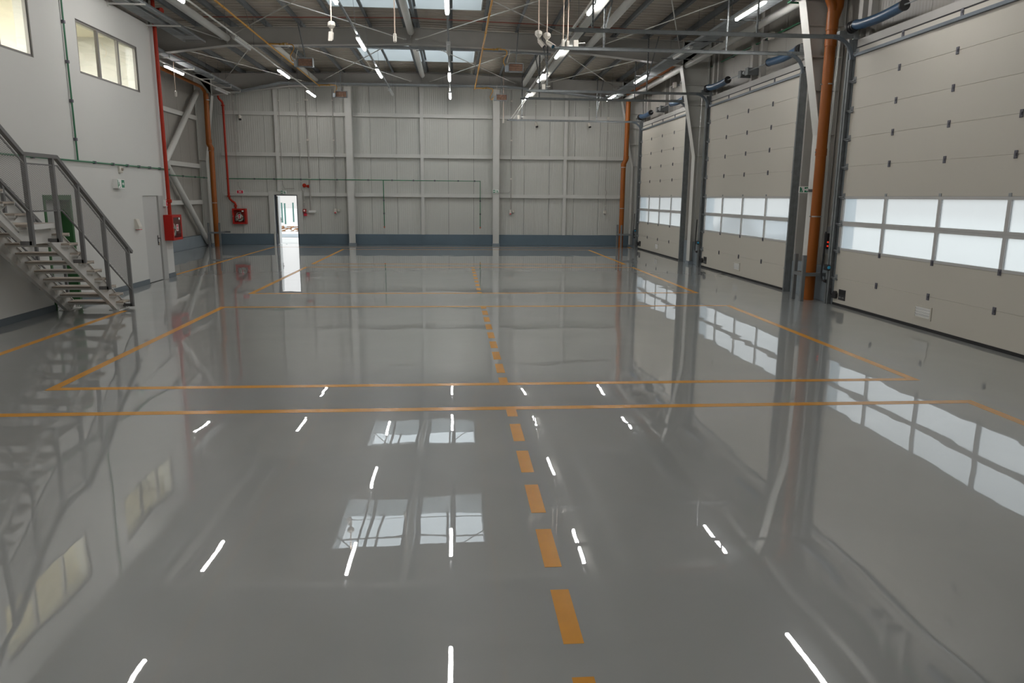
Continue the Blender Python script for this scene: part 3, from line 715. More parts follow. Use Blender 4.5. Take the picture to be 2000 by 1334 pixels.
# ------------------------------------------------------------------ light rows
ZL = 5.95
def lamp(x, yc, lit, lab):
    t = empty('pendant_lamp',(x,yc,ZL),lab,'lamp','linear lamps under the roof')
    build(MB().box(x-.055,x+.055,yc-.75,yc+.75,ZL+.008,ZL+.055,.008),'body',M_lampg,t)
    m = MB(); pr = [(x-.034,ZL+.008),(x-.036,ZL-.008),(x-.030,ZL-.026),(x-.018,ZL-.034),(x+.018,ZL-.034),(x+.030,ZL-.026),(x+.036,ZL-.008),(x+.034,ZL+.008)]
    m.prism(pr,1,yc-.74,yc+.74); build(m,'diffuser',M_lit if lit else M_off,t)
    for d in (-.5,.5): build(MB().box(x-.040,x+.040,yc+d-.012,yc+d+.012,ZL+.05,ZL+.082),'clip',M_galv,t)
rows = {  # x : [(y centre, lit)]
 'office side': (-5.48,[(15.65,1),(20.6,0),(25.4,1),(30.05,1)]),
 'second': (-2.36,[(15.4,1),(20.25,1),(24.85,1),(29.3,0)]),
 'middle': (-.11,[(16.0,1),(20.65,0),(25.3,1),(29.9,1)]),
 'fourth': (2.90,[(15.7,1),(20.75,1),(25.1,1),(29.6,1)]),
 'door side': (6.20,[(15.8,1),(20.4,0),(24.9,1),(29.55,1)]),
 'recess': (-8.82,[(25.1,1),(29.85,0)]),
}
wr = {'office side':'in the row over the staircase side of the hall','second':'in the row just left of the ridge','middle':'in the row along the middle of the hall','fourth':'in the row beside the ends of the door tracks','door side':'on the cable tray along the sectional doors','recess':'on the cable tray in the recess'}
wp = ['closest','second','third','farthest']
for k,(x,L) in rows.items():
    for i,(y,lit) in enumerate(L):
        lamp(x,y,lit,'%s %s lamp %s'%('lit white' if lit else 'unlit', wp[i] if k != 'recess' else ['near','far'][i], wr[k]))
for k in ('office side','middle','door side'):
    x = rows[k][0]; lamp(x,11.15,1,'lit lamp mirrored in the near floor, '+{'office side':'over the staircase side','middle':'in the middle row','door side':'along the doors'}[k])
for k in ('office side','second','middle','fourth'):  # out-of-view lamps added along the rows to light the near floor
    x = rows[k][0]
    for y in (6.4,1.6): lamp(x,y,1,'added unseen lamp %s, %s'%({'office side':'over the staircase side','second':'left of the ridge','middle':'in the middle row','fourth':'by the track ends','door side':'along the doors'}[k],{6.4:'near the first frame',1.6:'above the viewpoint',-3.2:'behind the viewpoint',-7.6:'by the rear wall'}[y]))
def hangers(par, x, z, ys):
    for y in ys:
        m = MB()
        px = min([-1.44-k for k in range(9)]+[-1.06+k for k in range(9)],key=lambda v:abs(v-x))
        m.tube([(x,y,z),(px+(x-px)*.2,y,raf_top(px)+.02)],.005,5); build(m,'hanger_wire',M_galvd,par)
def rail(x, w, h, y0, y1, lab, name='lighting_rail', hy=(16.5,19.2,21.8,25,27.5,30.5), zc=ZL+.075):
    t = empty(name,(x,(y0+y1)/2,zc),lab,'rail','lighting rails')
    if w: build(MB().box(x-w/2,x+w/2,y0,y1,zc,zc+h),'rail',M_galv,t)
    else: build(MB().tube([(x,y0,zc+.025),(x,y1,zc+.025)],.022,10),'rail',M_steel,t,smooth=True)
    hangers(t,x,zc+.02,hy)
rail(-5.48,0,0,-8,30.3,'round conduit carrying the lamp row over the staircase side')
rail(-2.36,.045,.04,-8,30.1,'slim rail carrying the lamp row left of the ridge')
rail(-.11,.045,.04,-8,30.6,'slim rail carrying the lamp row along the middle')
t = empty('cable_channel',(3.0,11,ZL+.07),'grey cable channel with lamps over the ends of the door tracks','cable channel')
m = MB(); m.box(2.86,2.90,-8,30.0,ZL+.082,ZL+.14); m.box(2.98,3.16,-8,30.0,ZL+.05,ZL+.058); m.box(2.98,2.99,-8,30.0,ZL+.058,ZL+.12); m.box(3.15,3.16,-8,30.0,ZL+.058,ZL+.12)
for y in range(-7,30,2): m.box(2.88,3.0,y,y+.04,ZL+.09,ZL+.10)
build(m,'channel',M_steel,t)
hangers(t,2.95,ZL+.1,(15.6,18,21,25,28,29.9))
for p,q in (((2.92,30.0,6.02),(2.30,30.24,5.17)),((2.98,30.0,6.02),(2.42,30.24,5.17))): build(MB().tube([p,q],.012,6),'stay_rod',M_steel,t)
# perforated cable trays
def tray(pts, w, lab, hang=(), name='cable_tray', flangeh=.06, up=(0,0,1), wires=True, zoff=0):
    t = empty(name,Vector(pts[0]),lab,'cable tray'); m = MB()
    for p,q in zip(pts,pts[1:]):
        p = Vector(p); q = Vector(q); d = (q-p).normalized(); a = d.cross(Vector(up)).normalized()
        m.bar(p,q,w,.006,up=up)
        for s in (-1,1): m.bar(p+a*s*w/2+Vector((0,0,flangeh/2)),q+a*s*w/2+Vector((0,0,flangeh/2)),.008,flangeh,up=up)
        m.use(M_galv) if False else None
        L = (q-p).length; k = .25
        while k < L: m.bar(p+d*k-a*w*.42+Vector((0,0,-.006)),p+d*k+a*w*.42+Vector((0,0,-.006)),.09,.004); k += .18
    build(m,'tray',M_galvd if w > .3 and False else mat('tray_zinc',(.26,.28,.29),.6,metal=.3,var=.1,vscale=8),t)
    if wires:
        m = MB(); rr = random.Random(3)
        for c in range(4):
            P = []
            for p in pts:
                p = Vector(p); P.append(p+Vector((0,0,.02+.01*c)))
            pv = []
            for i,p in enumerate(P):
                d = (Vector(pts[min(i+1,len(pts)-1)])-Vector(pts[max(i-1,0)])).normalized(); a = d.cross(Vector((0,0,1))); pv.append(p+a*(c-1.5)*w*.18)
            m.tube(pv,.011,6)
        build(m,'cables',M_black if not wires == 'o' else M_orange,t)
    for (p,q) in hang:
        m = MB(); m.tube([p,q],.005,5); m.bar(Vector(p)-Vector((w*.6,0,.012)),Vector(p)+Vector((w*.6,0,-.012)),.03,.02); build(m,'hanger',M_galvd,t)
    return t
tray([(6.42,-8,6.03),(6.42,31.0,6.03)],.44,'wide cable tray along the sectional doors with lamps under its edge',[((6.42+.2*s,y,6.03),(6.42+.2*s,y,raf_top(6.4)+.02)) for y in (14.6,16.9,19.2,21.6,24.6,27,29.4) for s in (-1,1)])
t = tray([(-8.50,20.2,6.13),(-8.50,31.0,6.13)],.28,'cable tray in the recess running toward the far corner',[((-8.50+.13*s,y,6.13),(-8.50+.13*s,y,raf_top(-8.5)+.02)) for y in (22.2,24.5,26.8,29.0) for s in (-1,1)],wires='o')
m = MB(); m.box(-8.845,-8.795,20.2,31.0,ZL+.07,ZL+.10)
for y in (21.5,23.5,25.6,27.6,29.6,30.8): m.bar((-8.86,y,ZL+.11),(-8.36,y,ZL+.11),.04,.025); m.box(-8.38,-8.36,y-.02,y+.02,ZL+.11,6.13)
build(m,'side_rail',M_steel,t)
tray([(-8.62,31.08,6.05),(-7.1,31.08,6.38),(-6.9,31.08,6.44),(2.2,31.08,6.47),(6.3,31.08,6.10)],.30,'perforated cable tray running under the far rafter above the end wall',[((x,31.08,6.45),(x,31.08,6.95)) for x in (-6.2,-4.4,-2.5,-.4,1.5)],up=(0,0,1))
tray([(-6.6,23.46,6.41),(-2.8,23.46,6.47),(1.0,23.46,6.45),(3.0,23.46,6.38)],.16,'dark cable tray clipped along the lower edge of the big rafter',[((x,23.43,6.42),(x,23.40,6.50)) for x in (-5,-1,2)])
tray([(-6.57,-8,6.03),(-6.57,20.1,6.03)],.14,'narrow outer cable tray on the office wall brackets',wires=False)
t = tray([(-6.885,-8,6.02),(-6.885,20.1,6.02)],.29,'broad inner cable tray on brackets along the top of the office wall',wires=True)
m = MB()
for y in (3,5.5,8,10.5,13.0,15.0,16.9,18.9): m.bar((XO,y,5.992),(-6.42,y,5.992),.04,.03); m.bar((XO+.01,y,5.93),(XO+.01,y,6.09),.05,.02,up=(0,1,0))
build(m,'bracket',M_steel,t)
m = MB(); m.box(-7.04,-6.52,20.1,20.6,6.02,6.03); m.bar((-6.52,20.1,6.05),(-6.52,21.0,6.05),.01,.05); m.bar((-7.04,20.1,6.05),(-7.04,21.0,6.05),.01,.05)
for k in range(5): m.bar((-7.04,20.2+k*.2,6.04),(-6.52,20.2+k*.2,6.04),.02,.01)
build(m,'tray_end',M_galv,t)

# ------------------------------------------------------------------ gas pipes and radiant heaters
def gas(x, z, lab):
    t = empty('gas_pipe',(x,20,z),lab,'gas pipe','yellow gas pipes'); m = MB(); m.tube([(x,-8,z),(x,30.95,z)],.024,10)
    for y in (16.5,18.5,20.5,22.5,26,28.5): m.lathe([(.034,-.03),(.034,.03)],(x,y,z),1,10)
    build(m,'pipe',M_gas,t,smooth=True)
    for y in (17.3,20.9,26.4,28.9):
        m = MB(); px = min([-1.44-k for k in range(9)]+[-1.06+k for k in range(9)],key=lambda v:abs(v-x)); m.tube([(x,y,z),(px,y,raf_top(px)+.02)],.006,5); build(m,'hanger_wire',M_galvd,t)
    return t
g1 = gas(-5.30,6.36,'yellow gas pipe along the roof on the office side'); g2 = gas(.88,6.36,'yellow gas pipe along the roof right of the middle lamp row')
def branch(par, x, y, z, hx, hz):
    m = MB(); m.tube([(x,y,z),(x+.42,y,z)],.018,8); build(m,'branch_pipe',M_gas,par,smooth=True)
    m = MB(); m.tube([(x+.30,y,z),(x+.36,y,z)],.03,8); m.tube([(x+.42,y,z),(x+.47,y,z)],.028,8); m.box(x+.40,x+.56,y-.02,y+.02,z+.02,z+.04); build(m,'valve',M_brass,par)
    P = [Vector((x+.5,y,z)),Vector((x+.68,y,z-.01)),Vector((x+.72,y,z-.12)),Vector((x+.62,y,z-.30)),Vector((x+.66,y,z-.44)),Vector((hx-.30,y,hz))]
    pts = []
    for i in range(len(P)-1):
        a=P[max(i-1,0)];b=P[i];c=P[i+1];d=P[min(i+2,len(P)-1)]
        for k in range(6):
            s=k/6; pts.append(.5*((2*b)+(c-a)*s+(2*a-5*b+4*c-d)*s*s+(3*b-a-3*c+d)*s**3))
    pts.append(P[-1]); m = MB(); m.tube(pts,.014,8); build(m,'gas_hose',M_gas,par,smooth=True)
def heater(x, y, z, lab, topx):
    t = empty('radiant_heater',(x,y,z-.11),lab,'heater','gas radiant heaters')
    m = MB(); W=.22
    m.box(x-W,x+W,y-.02,y+.16,z+.10,z+.125); m.bar((x-W,y-.02,z-.115),(x+W,y-.02,z-.115),.02,.012); m.box(x-W,x-W+.012,y-.05,y+.15,z-.12,z+.12); m.box(x+W-.012,x+W,y-.05,y+.15,z-.12,z+.12); m.box(x-W,x+W,y+.14,y+.16,z-.12,z+.10)
    m.prism([(y-.06,z-.155),(y+.14,z-.12),(y+.14,z-.105),(y-.06,z-.14)],0,x-W+.012,x+W-.012)
    build(m,'reflector',M_galv,t)
    for k,(zz,h) in enumerate(((.065,.028),(-.002,.032),(-.07,.032))):
        m = MB()
        for j in range(4):
            xa = x-W+.02+j*.10; m.box(xa+.003,xa+.097,y-.01,y+.03,z+zz-h,z+zz+h)
        build(m,'ceramic_burner',M_ceram,t)
    m = MB(); m.box(x-W-.10,x-W,y-.03,y+.12,z-.13,z+.05,.006); build(m,'valve_box',mat('valve_box_grey',(.30,.33,.36),.45),t)
    m = MB(); m.tube([(x,y+.05,z+.12),(topx,y+.05,raf_top(topx)+.02)],.016,8); m.tube([(x-.06,y+.05,z+.12),(x+.06,y+.05,z+.12)],.015,8); build(m,'hanger_rod',M_galvd,t)
    m = MB(); m.tube([(x-W-.05,y+.02,z+.04),(x-W-.03,y+.02,z+.2),(x-W+.02,y+.02,z+.36),(x-W+.04,y+.03,z+.5)],.007,6); build(m,'cable',M_cream,t)
    return t
heater(-4.27,22.7,5.88,'gas radiant heater with brown ceramic bars, office side in front of the big rafter',-4.44); branch(g1,-5.30,22.7,6.36,-4.27,5.90)
heater(-4.42,30.6,6.03,'gas radiant heater with brown ceramic bars, office side near the end wall',-4.44); branch(g1,-5.30,30.6,6.36,-4.42,6.05)
heater(1.87,22.7,5.87,'gas radiant heater with brown ceramic bars, door side in front of the big rafter',1.94); branch(g2,.88,22.7,6.36,1.87,5.89)
heater(1.96,30.6,6.03,'gas radiant heater with brown ceramic bars, door side near the end wall',1.94); branch(g2,.88,30.6,6.36,1.96,6.05)

# ------------------------------------------------------------------ pendant cameras, sockets and wall devices
def roofz(x): 
    return deck_z(x)-.003
def bullet_cam(x, y, z, dirv, lab, lens=M_black):
    t = empty('pendant_camera',(x,y,z),lab,'camera','white pendant security cameras'); d = Vector(dirv).normalized()
    build(MB().tube([(x,y,z+.12),(x,y,roofz(x))],.013,8),'drop_pole',M_peach,t,smooth=True)
    m = MB(); m.lathe([(.045,.12),(.075,.10),(.08,.04),(.05,.0),(.03,-.02)],(x,y,z),2,8); build(m,'junction_box',M_cream,t)
    p = Vector((x,y,z-.02)); q = p+Vector((0,0,-.055)); m = MB(); m.tube([p,q,q+d*.04],.022,8); build(m,'joint',M_cream,t)
    a = q+d*.02; b = q+d*.17; m = MB(); m.tube([a,b],.043,12); u = d.cross(Vector((0,0,1))); u = u.normalized() if u.length > .01 else Vector((1,0,0)); w = u.cross(d)
    if w.z < 0: w = -w
    m.bar(a+w*.046,b+d*.045+w*.046,.085,.008,up=w); hb = build(m,'housing',M_cream,t,smooth=True)
    m = MB(); m.tube([b,b+d*.018],.040,12); build(m,'lens',lens,t)
M_lensb = mat('lens_blue',(.02,.10,.16),.15)
bullet_cam(-2.44,15.9,5.42,(-.05,-.25,-.95),'white pendant camera hanging alone left of the ridge, pointing down')
bullet_cam(1.82,16.3,5.44,(.55,-.15,-.65),'left one of the two paired white pendant cameras, dark lens')
bullet_cam(2.00,16.3,5.40,(.62,-.45,-.5),'right one of the two paired white pendant cameras, bluish lens',M_lensb)
def pend_socket(x,y,z,lab):
    t = empty('pendant_socket',(x,y,z-.09),lab,'socket','white pendant sockets')
    build(MB().tube([(x,y,z+.07),(x,y,roofz(x))],.012,8),'drop_pole',M_peach,t,smooth=True)
    build(MB().box(x-.035,x+.035,y-.03,y+.03,z-.09,z+.09,.018),'socket_box',M_cream,t)
pend_socket(-1.21,16.4,5.36,'white pendant socket hanging under the ridge tube')
pend_socket(2.37,16.45,5.34,'left white pendant socket beside the door track end')
pend_socket(2.47,16.45,5.31,'right white pendant socket beside the door track end')
pend_socket(-8.62,24.5,5.16,'white pull switch hanging under the lit lamp in the recess')
pend_socket(2.06,31.0,5.15,'white pendant socket hanging in front of the end wall column')
def sensor(x,y,z,lab,sy=1):
    t = empty('track_sensor',(x,y,z),lab,'sensor','sensors on the door tracks')
    build(MB().box(x-.05,x+.05,y-.04,y+.04,z,z+.15,.006),'sensor_box',M_cream,t)
    build(MB().tube([(x+.05,y,z+.09),(x+.20,y,z+.10)],.012,8),'sensor_arm',M_steel,t)
    build(MB().box(x-.06,x+.06,y-.045,y+.045,z-.03,z),'clamp',M_galv,t)
sensor(2.62,16.29,5.23,'sensor box on the near track of the middle sectional door')
sensor(2.66,22.3,5.20,'sensor box on the far track of the middle sectional door')
sensor(2.62,30.3,5.155,'sensor box on the far track of the far sectional door')
# junction boxes high on the door wall
for y,z,lab in ((18.35,6.02,'grey junction box on the wall above the middle sectional door'),(26.3,6.0,'grey junction box on the wall above the far sectional door')):
    t = empty('junction_box',(XR-.2,y,z),lab,'junction box'); build(MB().box(XR-.22,XR-.12,y-.09,y+.09,z-.09,z+.09,.01),'box',M_cream,t); build(MB().tube([(XR-.17,y+.09,z),(XR-.17,y+.55,z+.02)],.012,8),'arm',M_steel,t)
    build(MB().box(XR-.12,XR,y-.03,y+.03,z-.03,z+.03),'mount',M_galv,t); build(MB().tube([(XR-.05,y-.28,z+.06),(XR,y-.28,z+.06)],.045,12),'sensor',M_wht,t)
# end wall cameras
for x,z,lab in ((-8.78,5.20,'small dome camera on the end wall left of the outside door'),(3.52,5.10,'wall camera under the highest girt, nearer the exit column'),(5.80,5.12,'wall camera under the highest girt, nearer the corner downpipe')):
    t = empty('wall_camera',(x,YE-.1,z),lab,'camera','cameras on the end wall')
    m = MB(); m.lathe([(.06,0),(.06,-.03),(.045,-.05)],(x,YE-.002,z+.05),1,12); m.tube([(x,YE-.04,z+.05),(x,YE-.12,z+.03)],.03,10); build(m,'bracket',M_cream,t)
    m = MB(); m.tube([(x-.01,YE-.09,z+.09),(x+.03,YE-.17,z-.06)],.06,12); build(m,'housing',M_cream,t,smooth=True)
    m = MB(); m.tube([(x+.029,YE-.168,z-.056),(x+.037,YE-.184,z-.086)],.056,12); build(m,'lens',M_black,t)
# conduits on the end wall (pale plastic pipes with clips)
M_cond = mat('conduit_grey',(.37,.355,.33),.5)
def conduit(pts, r, lab, mm=M_cond, name='conduit', clip=None, grp='pale conduits on the end wall'):
    t = empty(name,pts[0],lab,'conduit',grp); build(MB().tube(pts,r*1.15,8),'pipe',mm,t,smooth=True)
    m = MB(); n = 0
    for p,q in zip(pts,pts[1:]):
        p=Vector(p);q=Vector(q);L=(q-p).length;k=.45
        while k < L: c = p.lerp(q,k/L); e=r*1.8; m.box(c.x-e,c.x+e,c.y-e*.9,c.y+e*.9,c.z-e*.7,c.z+e*.7); k += clip or .9; n += 1
    if n: build(m,'clip',M_cream,t)
    return t
yc = YE-.137
conduit([(-9.0,yc,6.3),(-9.0,yc,2.45),(-8.9,yc,2.25)],.012,'pale conduit running down to the red fire hose sign',clip=1.6)
conduit([(-8.79,yc,6.5),(-8.79,yc,5.3)],.010,'pale conduit feeding the small dome camera',clip=.9)
conduit([(-7.17,yc,6.35),(-7.17,yc,2.55),(-7.1,yc,2.36),(-6.7,yc,2.36)],.014,'pale conduit left over the open outside door',clip=1.6)
conduit([(-7.16,yc,6.4),(-6.45,yc,6.4),(-6.40,yc,6.3),(-6.40,yc,2.3),(-6.32,yc,2.25),(-6.32,yc,1.55)],.014,'pale conduit running down to the red call point',clip=1.6)
conduit([(-6.05,yc,6.4),(-6.05,yc,1.46)],.028,'thick twin conduit running down to the white socket bar',clip=1.6)
conduit([(-4.99,yc,6.4),(-4.99,yc,1.52)],.020,'conduit running down to the socket pair left of the tall column',clip=1.6)
conduit([(2.47,yc,6.5),(2.47,yc,1.56)],.024,'conduit running down to the socket pair right of the exit column',clip=1.6)
conduit([(2.44,yc,2.32),(2.36,yc,2.26),(1.97,yc,2.26)],.012,'short conduit to the exit sign column',clip=.3)
conduit([(6.64,yc,6.3),(6.64,yc,5.5)],.010,'short conduit above the small junction box near the corner',clip=.7)
conduit([(6.62,yc,5.35),(6.60,yc,2.45),(6.66,yc,2.3),(6.62,yc,2.2),(6.62,yc,1.55)],.012,'pale conduit running down to the socket near the corner downpipe',clip=1.6)
conduit([(3.5,yc,6.4),(3.5,yc,5.2)],.012,'pale conduit feeding the wall camera nearer the exit column',clip=.9)
conduit([(5.80,yc,6.3),(5.80,yc,5.22)],.014,'pale conduit feeding the wall camera nearer the corner downpipe',clip=.9)
build_ = build
t = empty('junction_box',(6.62,yc,5.42),'small pale junction box high on the end wall near the corner','junction box'); build(MB().box(6.56,6.68,yc-.03,YE,5.36,5.48,.008),'box',M_cream,t)
for x,lab in ((-4.99,'pale socket pair with red switch left of the tall column'),(2.49,'pale socket pair with red switch right of the exit column')):
    t = empty('wall_socket',(x,yc,1.3),lab,'socket','socket pairs on the end wall')
    build(MB().box(x-.09,x+.01,YE-.17,YE,1.33,1.53,.01),'socket_box',M_cream,t); build(MB().box(x+.04,x+.14,YE-.12,YE,1.42,1.53,.01),'side_box',M_cream,t); build(MB().box(x-.07,x-.01,YE-.21,YE-.17,1.34,1.39,.008),'red_plug',M_sred,t)
    build(MB().tube([(x-.02,YE-.1,1.53),(x,YE-.1,1.62)],.01,6),'lead',M_cream,t)
t = empty('wall_socket',(6.62,yc,1.42),'single pale socket near the corner downpipe','socket'); build(MB().box(6.56,6.68,YE-.16,YE,1.40,1.54,.01),'socket_box',M_cream,t)
t = empty('socket_bar',(-6.02,yc,1.38),'long white socket bar right of the open outside door','socket'); build(MB().box(-6.15,-5.86,YE-.17,YE,1.36,1.45,.01),'bar',M_wht,t)
# red bell, call point
t = empty('alarm_bell',(-6.23,yc,2.48),'red fire alarm bell pair on the end wall beside the outside door','alarm bell')
m = MB(); m.lathe([(.03,0),(.08,-.03),(.085,-.07),(.05,-.09)],(-6.29,YE-.01,2.49),1,14); build(m,'bell',M_red,t,smooth=True)
m = MB(); m.lathe([(.03,0),(.065,-.03),(.065,-.07),(.04,-.09)],(-6.13,YE-.01,2.46),1,14); m.box(-6.3,-6.1,YE-.05,YE,2.44,2.5); build(m,'beacon',M_red,t,smooth=True)
t = empty('call_point',(-6.32,yc,1.3),'red emergency call point right of the open outside door','call point')
m = MB(); m.box(-6.38,-6.26,YE-.18,YE,1.38,1.51,.012); build(m,'housing',M_redbox,t); build(MB().box(-6.35,-6.29,YE-.185,YE-.18,1.41,1.48),'button',M_wht,t); build(MB().box(-6.36,-6.25,YE-.13,YE,1.22,1.34,.004),'lower_sign',M_sred,t)
# signs
def sign(o, u, n, w, h, kind, lab, flip=1, dep=.05):
    """o = centre on the mounting face, u = horizontal reading direction, n = outward normal"""
    o=Vector(o);u=Vector(u);n=Vector(n);z=Vector((0,0,1))
    t = empty('exit_sign' if kind == 'exit' else 'fire_hose_sign',o,lab,'sign')
    def slab(m,a0,a1,b0,b1,c0,c1):
        P=[o+u*a+z*b+n*c for c in (c0,c1) for b in (b0,b1) for a in (a0,a1)]
        m.add(P,[(0,2,3,1),(4,5,7,6),(0,1,5,4),(2,6,7,3),(0,4,6,2),(1,3,7,5)])
    m = MB(); slab(m,-w/2,w/2,-h/2,h/2,0,dep); build(m,'sign_box',M_wht,t)
    e=.008; c0=dep; c1=dep+.002; m = MB()
    if kind == 'exit':
        f=flip; xs=sorted((f*(.02*w/.3),f*(w/2-.014))); slab(m,xs[0],xs[1],-h/2+.014,h/2-.014,c0,c1); build(m,'arrow_field',M_sgreen,t)
        xs=sorted((f*(-w/2+.014),f*(-.03*w/.3))); 
        m = MB(); slab(m,xs[0],xs[0]+.022,-h/2+.014,h/2-.014,c0,c1); slab(m,xs[1]-.03,xs[1],-h/2+.014,-h/2+.03,c0,c1); 
        cx=(xs[0]+xs[1])/2; slab(m,cx-.012,cx+.012,.012,.034,c0,c1); slab(m,cx-.01,cx+.016,-.02,.01,c0,c1); slab(m,cx-.028,cx-.006,-.045,-.022,c0,c1); slab(m,cx+.006,cx+.028,-.04,-.018,c0,c1)
        build(m,'running_figure',M_sgreen,t)
        m = MB(); ax=f*(w/4+.004); s=f; c2=c1+.0015
        P=[(ax+s*.045,0),(ax,.042),(ax,.016),(ax-s*.042,.016),(ax-s*.042,-.016),(ax,-.016),(ax,-.042)]
        vs=[o+u*a+z*b+n*c2 for a,b in P]; m.add(vs,[tuple(range(7)) if s>0 else tuple(range(7))[::-1],]); build(m,'arrow',M_wht,t)
    else:
        slab(m,-w/2+.014,w/2-.014,-h/2+.012,h/2-.012,c0,c1); build(m,'red_field',M_sred,t)
        m = MB(); c2=c1+.0015
        for a,b,c,d in ((-.045,-.025,-.035,.035),(.02,.04,-.035,.035),(-.025,.02,-.008,.012)): slab(m,a,b,c,d,c1,c2)
        build(m,'hose_symbol',M_wht,t)
sign((XO,16.54,2.30),(0,1,0),(1,0,0),.34,.19,'exit','green exit sign on the white office wall above the stair railing',1,.10)
sign((-7.16,YE-.12,2.20),(1,0,0),(0,-1,0),.25,.14,'exit','green exit sign above the open outside door',-1)
sign((1.80,31.75,2.32),(1,0,0),(0,-1,0),.27,.14,'exit','green exit sign on the tall end wall column',-1)
sign((7.44,15.30,2.30),(.96,-.28,0),(-.28,-.96,0),.19,.135,'exit','green exit sign on the column beside the nearest orange downpipe',1)
sign((XO,19.09,1.87),(0,1,0),(1,0,0),.22,.16,'hose','red hose sign on the white office wall above the hose cabinet',1,.08)
sign((-8.93,YE-.13,2.20),(1,0,0),(0,-1,0),.28,.14,'hose','red hose sign on the end wall above the hose cabinet')
m = MB(); m.bar((7.44,15.3,2.30),(7.55,15.3,2.30),.05,.05); m.bar((7.50,15.2,2.28),(7.60,15.17,2.28),.04,.06); tag(build(m,'sign_bracket',M_galvd),'small grey bracket behind the exit sign near the downpipe','bracket')
# office wall siren and sensor
t = empty('wall_siren',(XO,17.32,1.30),'pale wedge-shaped wall siren with red strip beside the small grey door','siren')
m = MB(); m.prism([(XO,1.30),(XO+.10,1.30),(XO+.10,1.36),(XO+.045,1.53),(XO,1.53)],1,17.25,17.41); build(m,'housing',M_cream,t); build(MB().box(XO+.01,XO+.105,17.27,17.39,1.288,1.30),'red_strip',M_sred,t)
t = empty('wall_sounder',(XO,16.75,2.55),'small beige sensor above the exit sign on the white office wall','sensor'); m = MB(); m.box(XO,XO+.05,16.69,16.81,2.53,2.67,.01); build(m,'housing',M_cream,t); m = MB(); m.lathe([(.035,0),(.03,.03)],(XO+.05,16.76,2.61),0,12); build(m,'grille',mat('grille_tan',(.30,.26,.22),.6),t)
# smoke detectors on the roof
for x,y,lab in ((5.05,18.6,'white smoke detector under the roof deck, door side'),(-8.9,21.5,'white smoke detector under the roof deck, office side')):
    zt = raf_top(x)+.205 if False else deck_z(x)
    m = MB(); m.lathe([(.06,0),(.06,-.03),(.035,-.06)],(x,y,zt),2,14); tag(build(m,'smoke_detector',M_cream),lab,'smoke detector')

# ------------------------------------------------------------------ pipes
def pipe(pts, r, mm, name, lab, cat, n=16, rings=(), ringm=None, grp=None, joints=()):
    t = empty(name,pts[0],lab,cat,grp); build(MB().tube(pts,r,n),'pipe',mm,t,smooth=True)
    for (p,rr,h,m_) in rings:
        b = MB(); b.lathe([(rr,-h/2),(rr,h/2)],p,2,n); b.box(p[0]-rr-.03,p[0]+rr+.03,p[1]-.01,p[1]+.01,p[2]-h/2,p[2]+h/2); build(b,'pipe_clamp',m_,t)
    for (p,q,rr) in joints: build(MB().tube([p,q],rr,n),'socket_joint',mm,t,smooth=True)
    return t
t = pipe([(7.54,14.86,.0),(7.53,14.86,5.65)],.105,M_orange,'downpipe','thick orange downpipe beside the nearest sectional door','downpipe',20,
     [((7.54,14.86,z),.108,.025,M_chain) for z in (1.75,3.05,4.38)],grp='orange downpipes',joints=[((7.535,14.86,2.98),(7.535,14.86,3.12),.116),((7.53,14.86,5.10),(7.53,14.86,5.24),.116),((7.53,14.86,5.4),(7.53,14.86,5.75),.116)])
m = MB(); m.tube([(7.53,14.86,5.55),(7.50,14.86,5.85),(7.38,14.86,6.08),(7.2,14.86,6.17),(6.95,14.86,6.21),(4.6,14.86,6.21)],.09,18); m.tube([(7.53,14.86,5.55),(7.62,14.86,5.85),(7.66,14.86,6.75)],.10,18); m.tube([(6.9,14.86,6.21),(6.75,14.86,6.21)],.10,18); build(m,'branch_pipe',M_orange,t,smooth=True)
t = pipe([(7.14,31.0,0),(7.14,31.0,3.48),(7.23,31.0,3.66),(7.25,31.0,6.1)],.10,M_orange,'downpipe','orange downpipe in the far corner beside the far sectional door','downpipe',18,
     [((7.14,31.0,z),.103,.025,M_chain) for z in (1.65,3.35)],grp='orange downpipes',joints=[((7.14,31,3.38),(7.14,31,3.5),.112),((7.235,31,3.68),(7.24,31,3.82),.112)])
m = MB(); m.tube([(7.25,31.0,6.05),(7.22,30.9,6.22),(7.15,30.6,6.28),(7.15,23.9,6.34)],.09,16); build(m,'branch_pipe',M_orange,t,smooth=True)
t = pipe([(-9.70,30.95,0),(-9.68,30.95,3.92),(-9.76,30.95,4.08),(-9.74,30.95,6.0)],.10,M_orange,'downpipe','orange downpipe in the left corner in front of the corner column','downpipe',18,
     [((-9.69,30.95,z),.103,.025,M_chain) for z in (1.75,3.8,5.75)],grp='orange downpipes',joints=[((-9.68,30.95,3.8),(-9.68,30.95,3.94),.112),((-9.75,30.95,4.1),(-9.75,30.95,4.24),.112)])
m = MB(); m.tube([(-9.74,30.95,5.85),(-9.76,30.85,6.08),(-9.78,30.5,6.2),(-9.78,19.7,6.3)],.06,14); build(m,'branch_pipe',M_orange,t,smooth=True)
